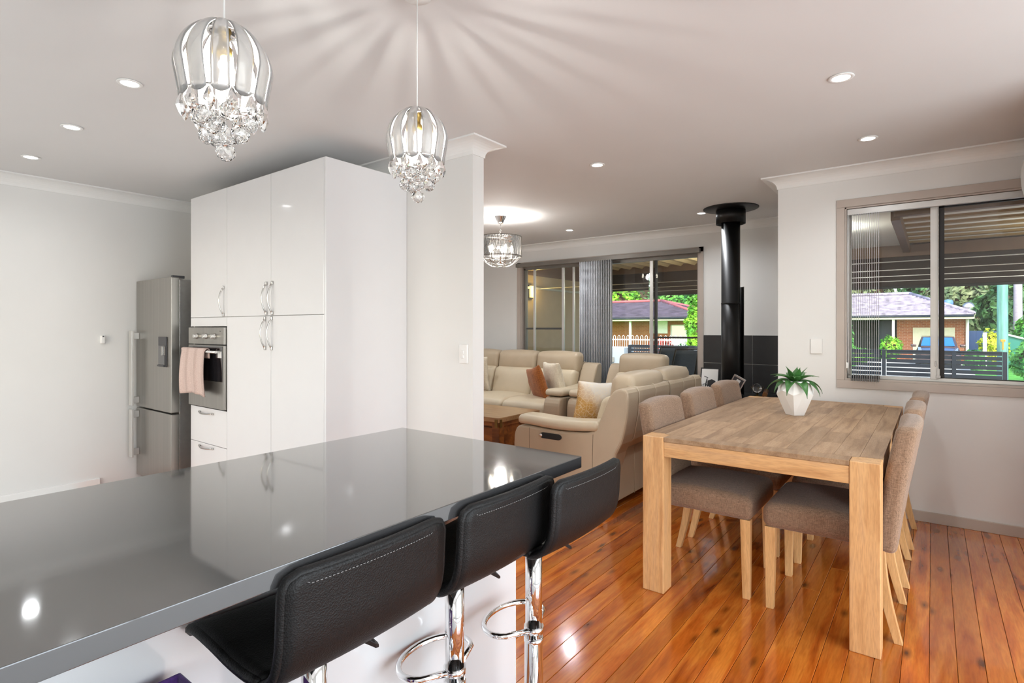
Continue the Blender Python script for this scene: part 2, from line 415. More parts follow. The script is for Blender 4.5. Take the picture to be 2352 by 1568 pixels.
        if kind: o['kind'] = kind
        me.update(); return o
def tag(o, label, cat, group=None):
    o['label'] = label; o['category'] = cat
    if group: o['group'] = group
    return o
def thing(name, label, cat, loc=(0, 0, 0), group=None):
    o = bpy.data.objects.new(name, None); COL.objects.link(o); o.location = loc; o.empty_display_size = .1
    return tag(o, label, cat, group)
def struct(mb, name, mat, bevel=0.0, parent=None):
    o = mb.build(name, mat, parent, bevel)
    if parent is None: o['kind'] = 'structure'
    return o
def dup(root, loc, rotz=0.0, label=None, group=None, scale=None):
    r = root.copy(); COL.objects.link(r); r.location = loc; r.rotation_euler = (0, 0, rotz)
    if scale: r.scale = (scale,) * 3
    if label: r['label'] = label
    if group: r['group'] = group
    for ch in list(root.children):
        c = ch.copy(); COL.objects.link(c); c.parent = r
        for g in list(ch.children):
            d = g.copy(); COL.objects.link(d); d.parent = c
    return r
def share(proto, parent, loc, rot=(0, 0, 0), scale=(1, 1, 1)):
    c = proto.copy(); COL.objects.link(c); c.parent = parent; c.location = loc; c.rotation_euler = rot; c.scale = scale
    return c
def spot(name, loc, watts, color, size_deg=150, r=.035, blend=.8):
    d = bpy.data.lights.new(name, 'SPOT'); d.energy = watts; d.color = color; d.spot_size = math.radians(size_deg); d.spot_blend = blend; d.shadow_soft_size = r
    o = bpy.data.objects.new(name, d); COL.objects.link(o); o.location = loc; return o
def point(name, loc, watts, color, r=.02):
    d = bpy.data.lights.new(name, 'POINT'); d.energy = watts; d.color = color; d.shadow_soft_size = r
    o = bpy.data.objects.new(name, d); COL.objects.link(o); o.location = loc; return o
def arc(c, r, a0, a1, n, plane='xy'):
    out = []
    for i in range(n + 1):
        a = a0 + (a1 - a0) * i / n; u, v = r * math.cos(a), r * math.sin(a)
        out.append({'xy': (c[0] + u, c[1] + v, c[2]), 'xz': (c[0] + u, c[1], c[2] + v), 'yz': (c[0], c[1] + u, c[2] + v)}[plane])
    return out

# ------------------------------------------------------------------ room shell
CEIL = 2.40
XK, YK = 2.505, 2.202            # kitchen wall face, its free end
YL = 5.385                       # left wall face
XD, YD = 4.545, 0.93             # dining wall face, its free end
XF = 6.15                        # living room far wall face
fl = MB().box(-2.8, 6.35, -2.7, 5.6, -.12, -.021).build('floor', 'subfloor'); fl['kind'] = 'structure'
PITCH = .0842
LENS = [1.8, 2.6, 3.4, 4.2]
protos = {}
for k, L in enumerate(LENS):
    w = PITCH / 2 - .0007; b = .0012
    mb = MB(); z0, z1 = -.02, 0
    h = L / 2 - .0006
    v = [(-h, -w, z0), (h, -w, z0), (h, w, z0), (-h, w, z0), (-h, -w, z1 - b), (h, -w, z1 - b), (h, w, z1 - b), (-h, w, z1 - b),
         (-h + b, -w + b, z1), (h - b, -w + b, z1), (h - b, w - b, z1), (-h + b, w - b, z1)]
    mb.add(v, [(0, 3, 2, 1), (8, 9, 10, 11)] + [(i, (i + 1) % 4, 4 + (i + 1) % 4, 4 + i) for i in range(4)] + [(4 + i, 4 + (i + 1) % 4, 8 + (i + 1) % 4, 8 + i) for i in range(4)])
    protos[k] = mb
rb = random.Random(3); y = -2.6; used = {}
def put_board(k, x, yy):
    if k not in used:
        o = protos[k].build('floor_board', 'board', fl); o.location = (x, yy, 0); used[k] = o
    else: share(used[k], fl, (x, yy, 0))
while y < YL:
    x = -2.75 - rb.random() * 1.2
    if y > 1.16: x = 1.392
    while x < 6.2:
        k = 3 if rb.random() < .75 else rb.choice((1, 2)); L = LENS[k]
        if x + L > 6.6 and x + LENS[1] > 6.1: k = 1; L = LENS[1]
        put_board(k, x + L / 2, y + PITCH / 2)
        x += L
    y += PITCH

struct(MB().box(-2.68, 1.39, 1.172, YL, -.02, .004), 'floor_kitchen', 'kfloor')  # unseen floor, made pale to keep orange bounce off the ceiling
struct(MB().box(-2.68, 4.54, -2.48, -.80, .0002, .012), 'floor_bounce_sheet', 'pale_bounce', .003)  # unseen pale sheet added over the boards to reduce their orange bounce
tag(MB().box(-2.3, .40, -.70, .72, .0002, .012).build('floor_bounce_mat', 'pale_bounce', None, .003), 'pale grey sheet added under the photographer to cut orange floor bounce, out of view', 'reflector')  # added out of view as a pale reflector, covers orange boards
ce = struct(MB().box(-2.8, 6.35, -2.7, 5.6, CEIL, CEIL + .12), 'ceiling', 'ceiling')
struct(MB().box(-2.8, 6.3, YL, YL + .12, -.02, CEIL), 'wall_left', 'wall')
struct(MB().box(XK, XK + .102, YK, YL, -.02, CEIL), 'wall_kitchen', 'wall')
# living room far wall with sliding door opening Y 2.07..4.52, z 0..2.12
mb = MB(); mb.box(XF, XF + .11, .83, 2.07, -.02, CEIL); mb.box(XF, XF + .11, 4.52, YL + .12, -.02, CEIL); mb.box(XF, XF + .11, 2.07, 4.52, 2.12, CEIL)
struct(mb, 'wall_far', 'wall')
# dining wall with window opening Y -0.60..0.495, z .89..2.13 (the window runs on beyond the frame)
WY0, WY1, WZ0, WZ1 = -1.36, .495, .905, 2.125
mb = MB(); mb.box(XD, XD + .11, WY1, YD, -.02, CEIL); mb.box(XD, XD + .11, WY0, WY1, -.02, WZ0); mb.box(XD, XD + .11, WY0, WY1, WZ1, CEIL); mb.box(XD, XD + .11, -2.6, WY0, -.02, CEIL)
struct(mb, 'wall_dining', 'wall')
struct(MB().box(XD + .11, XF, YD - .1, YD, -.02, CEIL), 'wall_return', 'wall')
# walls behind the photographer with openings made up to hold the fill lights
mb = MB(); mb.box(-2.8, -.4, -2.6, -2.48, -.02, CEIL); mb.box(3.1, XD, -2.6, -2.48, -.02, CEIL); mb.box(-.4, 3.1, -2.6, -2.48, 2.2, CEIL)
struct(mb, 'wall_back', 'wall')
mb = MB(); mb.box(-2.8, -2.68, -2.6, -2.42, -.02, CEIL); mb.box(-2.8, -2.68, -1.44, 1.55, -.02, CEIL); mb.box(-2.8, -2.68, -2.42, -1.44, -.02, .28); mb.box(-2.8, -2.68, -2.42, -1.44, 2.2, CEIL); mb.box(-2.8, -2.68, 5.1, YL, -.02, CEIL); mb.box(-2.8, -2.68, 1.55, 5.1, -.02, .28); mb.box(-2.8, -2.68, 1.55, 5.1, 2.2, CEIL)
struct(mb, 'wall_rear', 'wall')
for nm, pts in (('fill_frame_1', None), ('fill_frame_2', None)):  # unseen frames made up to dress the fill lights
    mb = MB()
    if nm == 'fill_frame_1':
        for x in (-.4, 1.33, 3.05): mb.box(x, x + .05, -2.56, -2.53, 0, 2.2)
        mb.box(-.4, 3.1, -2.56, -2.53, 2.15, 2.2); mb.box(-.4, 3.1, -2.56, -2.53, 0, .06)
    else:
        for yy in (1.55, 3.3, 5.05): mb.box(-2.76, -2.73, yy, yy + .05, .28, 2.2)
        mb.box(-2.76, -2.73, 1.55, 5.1, 2.15, 2.2); mb.box(-2.76, -2.73, 1.55, 5.1, .28, .34)
    struct(mb, nm, 'alu')

# cornices: cove profile (out from wall, down from ceiling)
def cove(name, path, sides):
    """path: wall-face corner points; sides: for each point, the outward offset direction (mitred)."""
    prof = [(0, -.082), (.006, -.082)] + [(.006 + .088 * (1 - math.cos(a)), -.076 + .066 * math.sin(a)) for a in [PI / 2 * k / 7 for k in range(8)]] + [(.1, -.010), (.1, 0), (0, 0)]
    rings = []
    for (x, yv), (nx, ny) in zip(path, sides):
        rings.append([(x + nx * p[0], yv + ny * p[0], CEIL - .0005 + p[1]) for p in prof])
    mb = MB(); n = len(prof); f = []
    for i in range(len(rings) - 1):
        for k in range(n): f.append((i * n + k, i * n + (k + 1) % n, (i + 1) * n + (k + 1) % n, (i + 1) * n + k))
    mb.add([p for r in rings for p in r], f); mb.f.append(tuple(range(n))[::-1]); mb.sm.append(False)
    e = (len(rings) - 1) * n; mb.f.append(tuple(range(e, e + n))); mb.sm.append(False)
    return struct(mb, name, 'trim')
cove('trim_1', [(-2.68, YL), (XK, YL)], [(0, -1), (-1, -1)])
cove('trim_2', [(XK, YL), (XK, YK), (XK + .102, YK), (XK + .102, YL)], [(-1, -1), (-1, -1), (1, -1), (1, -1)])
cove('trim_3', [(XF, YD), (XF, YL)], [(-1, 1), (-1, -1)])
cove('trim_4', [(XD, -2.48), (XD, YD), (XF, YD)], [(-1, 1), (-1, 1), (-1, 1)])
cove('trim_5', [(XK + .102, YL), (XF, YL)], [(1, -1), (-1, -1)])
# skirting boards
def skirt(name, x0, x1, y0, y1, h=.062, mat='skirt'):
    return struct(MB().box(x0, x1, y0, y1, 0, h), name, mat, .003)
skirt('baseboard_left', -2.68, 1.547, YL - .016, YL, .056, 'trim')
skirt('baseboard_dining', XD - .016, XD, -2.48, YD, .068)
skirt('baseboard_far', XF - .016, XF, 4.62, YL - .001)
skirt('baseboard_return', XD, XF - .8, YD, YD + .016)

# ------------------------------------------------------------------ dining window
wn_ = MB()
ax = XD - .012
wn_.box(ax, XD, WY0 - .055, WY1 + .05, WZ1, WZ1 + .055); wn_.box(ax, XD, WY0 - .055, WY1 + .05, WZ0 - .055, WZ0)
wn_.box(ax, XD, WY1, WY1 + .05, WZ0, WZ1); wn_.box(ax, XD, WY0 - .055, WY0, WZ0, WZ1)
# reveal lining
wn_.box(XD, XD + .11, WY1 - .012, WY1, WZ0, WZ1); wn_.box(XD, XD + .11, WY0, WY0 + .012, WZ0, WZ1)
wn_.box(XD, XD + .11, WY0, WY1, WZ1 - .012, WZ1); wn_.box(XD - .004, XD + .11, WY0, WY1, WZ0, WZ0 + .014)
win = struct(wn_, 'window_3', 'archi', .002)
fx = XD + .045
mb = MB(); mb.box(fx, fx + .05, WY0 + .012, WY1 - .012, WZ1 - .042, WZ1 - .012); mb.box(fx, fx + .05, WY0 + .012, WY1 - .012, WZ0 + .014, WZ0 + .038)
mb.box(fx, fx + .05, WY1 - .034, WY1 - .012, WZ0 + .03, WZ1 - .03); mb.box(fx, fx + .05, WY0 + .012, WY0 + .034, WZ0 + .03, WZ1 - .03)
struct(mb, 'window_frame', 'alu', .002, win)
mb = MB(); mb.box(fx - .008, fx + .02, -.032, .012, WZ0 + .03, WZ1 - .03); mb.box(fx - .012, fx - .006, -.026, -.018, WZ0 + .03, WZ1 - .04)
struct(mb, 'meeting_stile', 'alu', .002, win)
mb = MB(); mb.box(fx + .012, fx + .034, -.062, -.033, WZ0 + .036, WZ1 - .04); mb.box(fx + .012, fx + .034, WY0 + .03, -.033, WZ1 - .062, WZ1 - .042); mb.box(fx + .012, fx + .034, WY0 + .03, -.033, WZ0 + .036, WZ0 + .043)
struct(mb, 'sliding_sash_frame', 'blackseal', .001, win)
struct(MB().box(fx + .028, fx + .033, .010, WY1 - .03, WZ0 + .036, WZ1 - .04), 'window_pane', 'pane', 0, win)
struct(MB().box(fx + .020, fx + .025, WY0 + .03, -.05, WZ0 + .036, WZ1 - .04), 'window_pane', 'pane', 0, win)
mb = MB(); mb.box(fx - .02, fx - .009, -.038, -.022, .955, 1.005); mb.box(fx - .022, fx - .012, -.042, -.018, .945, .962); mb.box(fx - .02, fx - .012, -.018, -.012, 1.02, 1.055)
struct(mb, 'sash_latch', 'nickel', .001, win)
# blind: head rail and edge-on stack of slats
hr = thing('vertical_blind', 'dark grey vertical blind drawn aside in a narrow stack at left of dining window', 'blind', (XD + .01, .37, 2.08))
MB().box(XD + .004, XD + .034, WY0 + .02, WY1 - .014, 2.068, 2.110).build('head_rail', 'alu', hr, .002)
first = None
for k in range(13):
    yy = .452 - k * .0132
    if first is None:
        m1 = MB(); m1.shell(lambda u, v: (XD - .04 + .078 * u, yy + .0062 * u - .003 + .001 * math.sin(PI * u), .905 + 1.16 * v), 4, 6, .0014)
        first = m1.build('blind_slat', 'blind', hr)
        w1 = MB().box(XD - .04, XD + .038, yy - .0022, yy + .0022, .905, .94).build('slat_weight', 'blinddark', first)
        y_first = yy
    else:
        c = first.copy(); COL.objects.link(c); c.parent = hr; c.location = (0, yy - y_first, 0)
        w = w1.copy(); COL.objects.link(w); w.parent = c
cd = MB().tube([(XD - .005, .478, 2.07), (XD - .006, .479, 1.5), (XD - .004, .482, 1.02), (XD - .008, .474, .94), (XD - .01, .470, 1.02), (XD - .01, .472, 1.5), (XD - .008, .470, 2.07)], .0018, 6)
cd.build('pull_cord', 'whiteplastic', hr)
MB().box(XD - .012, XD - .001, .473, .487, .99, 1.03).build('cord_weight', 'whiteplastic', hr, .002)
tag(MB().soft((XD - .006, .672, 1.14), (.006, .038, .054), .004).build('light_switch', 'whiteplastic'), 'white blank wall plate between plant and dining window', 'wall plate')
sw = thing('light_switch', 'white rocker light switch plate on wall end beside kitchen cabinets', 'light switch', (XK, 2.27, 1.115))
MB().soft((XK - .006, 2.27, 1.115), (.007, .034, .058), .004).build('switch_plate', 'whiteplastic', sw)
for zz in (1.126, 1.098):
    MB().soft((XK - .015, 2.27, zz), (.005, .009, .010), .003).build('rocker', 'trim', sw)
th = thing('wall_sensor', 'small white wall control on left kitchen wall beside fridge', 'control', (1.565, YL, 1.175))
MB().soft((1.565, YL - .012, 1.180), (.017, .012, .034), .008).build('body', 'whiteplastic', th)
MB().soft((1.565, YL - .024, 1.205), (.006, .004, .005), .003).build('button', 'darkplastic', th)

# ------------------------------------------------------------------ sliding door of the living room
dy0, dy1, dz = 2.07, 4.52, 2.12
mb = MB(); mb.box(XF - .014, XF, dy0 - .055, dy0, 0, dz + .055); mb.box(XF - .014, XF, dy1, dy1 + .06, 0, dz + .055); mb.box(XF - .014, XF, dy0 - .055, dy1 + .06, dz, dz + .055)
mb.box(XF, XF + .11, dy0, dy0 + .012, 0, dz); mb.box(XF, XF + .11, dy1 - .012, dy1, 0, dz); mb.box(XF, XF + .11, dy0, dy1, dz - .012, dz)
sd = struct(mb, 'door_1', 'archi', .002)
mb = MB(); mb.box(XF + .04, XF + .10, dy0 + .012, dy1 - .012, dz - .05, dz - .012); mb.box(XF + .04, XF + .10, dy0 + .012, dy1 - .012, 0, .03)
mb.box(XF + .04, XF + .10, dy0 + .012, dy0 + .03, 0, dz - .03); mb.box(XF + .04, XF + .10, dy1 - .045, dy1 - .012, 0, dz - .03)
struct(mb, 'door_frame', 'aludark', .002, sd)
mb = MB(); mb.box(XF + .045, XF + .07, 2.625, 2.665, .03, dz - .05); mb.box(XF + .045, XF + .07, 3.855, 3.89, .03, dz - .05)
mb.box(XF + .045, XF + .07, 3.70, 3.725, .03, dz - .05); mb.box(XF + .045, XF + .07, 4.315, 4.345, .03, dz - .05)
struct(mb, 'door_stile', 'alu', .002, sd)
mb = MB(); mb.box(XF + .075, XF + .095, 2.585, 2.622, .03, dz - .05); mb.box(XF + .075, XF + .095, 3.895, 3.91, .03, dz - .05); mb.box(XF + .075, XF + .09, 2.08, 2.585, 1.155, 1.175); mb.box(XF + .075, XF + .09, 3.91, 4.48, 1.255, 1.28)
struct(mb, 'screen_door_frame', 'blackseal', .001, sd)
for a, b in ((2.08, 2.60), (2.655, 3.705), (3.72, 3.86), (3.885, 4.48)):
    struct(MB().box(XF + .055, XF + .060, a, b, .03, dz - .05), 'door_pane', 'tintpane', 0, sd)
vb = thing('vertical_blind', 'grey vertical blind bunched at middle of living room sliding door', 'blind', (XF - .06, 3.3, 2.1))
MB().box(XF - .075, XF - .02, dy0 - .03, dy1 + .04, 2.105, 2.155).build('head_rail', 'aludark', vb, .002)
fs = None
for k in range(19):
    yy = 3.105 + k * .0235
    if fs is None:
        m1 = MB(); m1.shell(lambda u, v: (XF - .145 + .122 * u, yy - .02 + .034 * u + .004 * math.sin(PI * u), .03 + 2.07 * v), 4, 2, .0015)
        fs = m1.build('blind_slat', 'blind', vb)
    else:
        c = fs.copy(); COL.objects.link(c); c.parent = vb; c.location = (0, yy - 3.105, 0)

# ------------------------------------------------------------------ downlights
down = None
spots = [(.960, 2.941, 'nearest of the three downlights over the kitchen aisle by the cabinets'), (.973, 3.840, 'middle one of the three kitchen downlights in front of the fridge'),
         (.980, 4.728, 'farthest kitchen downlight beside left wall cornice'), (2.876, .327, 'bright recessed downlight over near end of dining table'),
         (3.894, .305, 'recessed downlight above far end of dining table near window wall'), (3.394, 1.842, 'downlight over aisle between kitchen wall end and dining wall'),
         (5.454, 3.319, 'small downlight above sofa near living room chandelier'), (5.433, 1.802, 'small downlight right beside flue ceiling plate'),
         (.35, .30, None), (1.75, -.9, None), (-1.2, .9, None), (.1, -1.5, None), (-.9, 3.0, None), (3.2, -1.4, None), (3.15, 4.55, None), (4.5, 4.9, None)]  # unlabelled: unseen spots without fixtures, last two added to brighten the living room
for i, (x, yy, lb) in enumerate(spots):
    lv = x > 3 and yy > 1.5
    if not lb:
        spot('ceiling_spot', (x, yy, CEIL - .012), 52 if lv else 12, (.95, .975, 1), 160, .035, 1.0); continue
    lab = 'recessed white downlight in ceiling, ' + (lb or 'behind the photographer')
    lab = lb and ('white ' + lb)
    if down is None:
        down = thing('downlight', lab, 'downlight', (0, 0, CEIL), 'recessed ceiling downlights')
        mb = MB(); mb.lathe([(.036, -.001), (.050, -.001), (.052, -.004), (.050, -.006), (.038, -.006), (.034, -.002), (.036, -.001)], 28, (0, 0, CEIL)); mb.build('trim_ring', 'trim', down)
        MB().lathe([(.036, -.0045), (.0, -.0046)], 28, (0, 0, CEIL)).build('lens', 'downglow', down)
        down.location = (x, yy, CEIL)
    else:
        d = dup(down, (x, yy, CEIL), 0, lab)
    liv = x > 3 and yy > 1.5
    spot('ceiling_spot', (x, yy, CEIL - .012), 52 if liv else (27 if x > 2.5 else 14) if lb else 11, (.95, .975, 1), 160, .035, 1.0)

# ------------------------------------------------------------------ tall kitchen cabinets
XC = 1.886; CT = 2.263
def bow_handle(x, y, z0, z1, parent, depth=.034, r=.0052, name='handle'):
    mb = MB(); n = 12; pts = []
    for i in range(n + 1):
        t = i / n; pts.append((x - .004 - depth * math.sin(PI * t) ** .75, y, z0 + (z1 - z0) * t))
    mb.tube(pts, [r * (1.25 - .4 * math.sin(PI * i / n)) for i in range(n + 1)], 8)
    for z in (z0, z1): mb.soft((x - .006, y, z), (.007, .007, .012), .004)
    return mb.build(name, 'nickel', parent)
def bow_handle_h(x, y0, y1, z, parent):
    mb = MB(); n = 12; pts = []
    for i in range(n + 1):
        t = i / n; pts.append((x - .004 - .03 * math.sin(PI * t) ** .75, y0 + (y1 - y0) * t, z - .004 * math.sin(PI * t)))
    mb.tube(pts, .0052, 8)
    for y in (y0, y1): mb.soft((x - .006, y, z), (.007, .012, .007), .004)
    return mb.build('handle', 'nickel', parent)
pan = thing('pantry_cabinet', 'tall gloss white two column pantry cabinet with bow handles, at right of the oven', 'cabinet', (2.2, 3.37, 0))
MB().box(XC + .022, XK - .002, 2.803, 3.959, .10, CT - .002).build('body', 'gloss', pan)
MB().box(XC + .001, XK - .001, 2.784, 2.802, 0, CT).build('end_panel', 'gloss', pan, .0015)
MB().box(XC + .06, XK - .01, 2.803, 3.959, 0, .10).build('kick_board', 'gloss', pan)
for (a, b, z0, z1, hy, h0, h1) in ((2.8035, 3.3765, 1.353, CT, 3.352, 1.368, 1.56), (3.3795, 3.9585, 1.353, CT, 3.424, 1.368, 1.56), (2.8035, 3.3765, .103, 1.350, 3.372, 1.143, 1.335), (3.3795, 3.9585, .103, 1.350, 3.440, 1.143, 1.335)):
    d = MB().box(XC, XC + .018, a, b, z0, z1).build('door', 'gloss', pan, .0018)
    bow_handle(XC, hy if hy != 3.372 else 3.36, h0, h1, d)
tow = thing('oven_cabinet', 'tall gloss white cabinet column housing the oven, beside the fridge', 'cabinet', (2.2, 4.25, 0))
mb = MB(); mb.box(XC + .022, XK - .002, 3.962, 4.533, 1.285, CT - .002); mb.box(XC + .022, XK - .002, 3.962, 4.533, .10, .675); mb.box(XC + .022, XK - .002, 3.962, 3.974, .675, 1.285); mb.box(XC + .022, XK - .002, 4.521, 4.533, .675, 1.285); mb.box(2.44, XK - .002, 3.974, 4.521, .675, 1.285)
mb.build('body', 'gloss', tow)
MB().box(XC + .06, XK - .01, 3.962, 4.533, 0, .10).build('kick_board', 'gloss', tow)
d = MB().box(XC, XC + .018, 3.9615, 4.533, 1.353, CT).build('door', 'gloss', tow, .0018); bow_handle(XC, 4.0, 1.368, 1.56, d)
MB().box(XC, XC + .018, 3.9615, 4.533, 1.285, 1.350).build('filler_panel', 'gloss', tow, .0018)
for z0, z1, hz in ((.421, .683, .648), (.103, .418, .395)):
    d = MB().box(XC, XC + .018, 3.9615, 4.533, z0, z1).build('drawer', 'gloss', tow, .0018); bow_handle_h(XC, 4.165, 4.37, hz, d)
ov = thing('wall_oven', 'stainless steel built-in wall oven with three knobs and black glass door', 'oven', (2.1, 4.25, .69))
MB().box(XC + .02, 2.43, 3.98, 4.515, .69, 1.27).build('body', 'darkplastic', ov)
cp = MB().box(XC - .018, XC + .02, 3.966, 4.528, 1.155, 1.278).build('control_panel', 'steel', ov, .002)
for yy in (4.385, 4.235, 4.105):
    k = MB(); k.lathe([(.021, 0), (.021, -.006), (.017, -.008), (.016, -.026), (.013, -.028), (0, -.028)], 24, (XC - .018, yy, 1.213), True, 0); k.build('knob', 'steellight', cp)
MB().lathe([(.003, 0), (.003, -.003), (0, -.003)], 12, (XC - .018, 4.02, 1.25), True, 0).build('indicator_lamp', 'dark', cp)
dd = MB().box(XC - .018, XC + .02, 3.966, 4.528, .693, 1.148).build('oven_door', 'steel', ov, .002)
MB().box(XC - .0205, XC - .017, 3.985, 4.515, .89, 1.142).build('door_glass', 'blackglass', dd, .001)
mb = MB(); mb.tube([(XC - .058, 4.0, 1.103), (XC - .058, 4.5, 1.103)], .009, 12)
for yy in (4.03, 4.47): mb.box(XC - .058, XC - .018, yy - .01, yy + .01, 1.095, 1.111)
mb.build('door_handle', 'steellight', dd)
MB().box(XC - .0225, XC - .0205, 3.995, 4.05, 1.06, 1.105).build('rating_label', 'whiteplastic', dd)
# tea towel over the oven handle
tw = MB(); prof = []
def towel(u, v):
    y = 4.125 + .40 * u; L = 1.0
    ripple = .007 * math.sin(u * 19 + 1) + .004 * math.sin(u * 41)
    if v < .78:      # front fall, bottom to top
        t = v / .78; z = .79 + .325 * t - .008 * math.cos(u * PI * 2); x = XC - .072 - ripple * (1.1 - t) - .010 * math.sin(PI * t)
        y += (.5 - u) * .05 * (t - .3)
    elif v < .88:
        t = (v - .78) / .10; a = PI * t; z = 1.115 + .012 * math.sin(a); x = XC - .058 - .014 * math.cos(a)
    else:
        t = (v - .88) / .12; z = 1.115 - .06 * t; x = XC - .044
    return (x, y, z)
tw.shell(towel, 40, 30, .006)
def towel_mat():
    m, nt, p = new_mat('pink_towel'); tc = nt.nodes.new('ShaderNodeTexCoord'); sp = nt.nodes.new('ShaderNodeSeparateXYZ'); nt.links.new(tc.outputs['Object'], sp.inputs[0])
    ml = nt.nodes.new('ShaderNodeMath'); ml.operation = 'MULTIPLY'; ml.inputs[1].default_value = 46; nt.links.new(sp.outputs[1], ml.inputs[0])
    sn = nt.nodes.new('ShaderNodeMath'); sn.operation = 'SINE'; nt.links.new(ml.outputs[0], sn.inputs[0])
    c = ramp(nt, sn.outputs[0], [(.0, lin('#c3aca4')), (.9, lin('#a38a80'))])
    nt.links.new(mix(nt, .5, c, ramp(nt, noise_t(nt, coords(nt), 220, 2), [(.35, lin('#b59f97')), (.65, lin('#d8c6be'))])), p.inputs['Base Color'])
    p.inputs['Roughness'].default_value = .95; bump(nt, p, noise_t(nt, coords(nt), 300, 2), .5, .003); return m
M['towel'] = towel_mat()
tag(tw.build('tea_towel', 'towel'), 'pale pink ribbed towel draped over oven door handle', 'towel')

# ------------------------------------------------------------------ fridge
fr = thing('fridge', 'stainless steel bottom-freezer fridge with water dispenser standing by left wall', 'fridge', (2.15, 5.02, 0))
MB().box(1.868, 2.47, 4.69, 5.345, .03, 1.655).build('body', 'steellight', fr, .004)
mb = MB(); [mb.lathe([(.02, 0), (.02, .03)], 12, (x, yy, 0)) for x in (1.93, 2.40) for yy in (4.74, 5.30)]; mb.build('foot', 'blackplastic', fr)
ud = MB().box(1.80, 1.862, 4.668, 5.362, .615, 1.668).build('upper_door', 'steel', fr, .006)
ld = MB().box(1.80, 1.862, 4.668, 5.362, .04, .605).build('freezer_door', 'steel', fr, .006)
MB().box(1.81, 1.90, 4.672, 4.70, 1.660, 1.682).build('hinge_cover', 'darkplastic', fr, .003)
for par, z0, z1 in ((ud, .63, 1.25), (ld, .20, .598)):
    mb = MB(); mb.box(1.735, 1.752, 5.275, 5.335, z0, z1); mb.box(1.750, 1.80, 5.297, 5.319, z0 + .015, z0 + .07); mb.box(1.750, 1.80, 5.297, 5.319, z1 - .07, z1 - .015)
    mb.build('door_handle', 'alu', par, .003)
dsp = MB().box(1.790, 1.80, 4.738, 4.885, .968, 1.205).build('water_dispenser', 'darkplastic', ud, .003)
mb = MB(); mb.box(1.786, 1.790, 4.752, 4.872, .985, 1.135); mb.build('dispenser_recess', 'blackglass', ud, .001)
MB().box(1.777, 1.79, 4.775, 4.80, 1.06, 1.13).build('dispenser_lever', 'nickel', ud, .002)
MB().box(1.776, 1.79, 4.75, 4.874, .972, .985).build('drip_tray', 'darkplastic', ud, .002)

# ------------------------------------------------------------------ island bench
isl = thing('kitchen_island', 'white kitchen island bench carrying the dark grey stone top', 'island', (.2, 1.36, 0))
MB().box(-1.25, 1.375, 1.171, 1.555, .0, .866).build('cabinet_body', 'gloss', isl)
MB().box(-1.25, 1.535, 1.15, 1.170, 0, .838).build('back_panel', 'gloss', isl, .001)
tag(MB().box(-1.3, 1.397, .809, 1.577, .867, .90).build('island_benchtop', 'stone', None, .0015), 'polished dark grey stone benchtop of the kitchen island', 'benchtop')

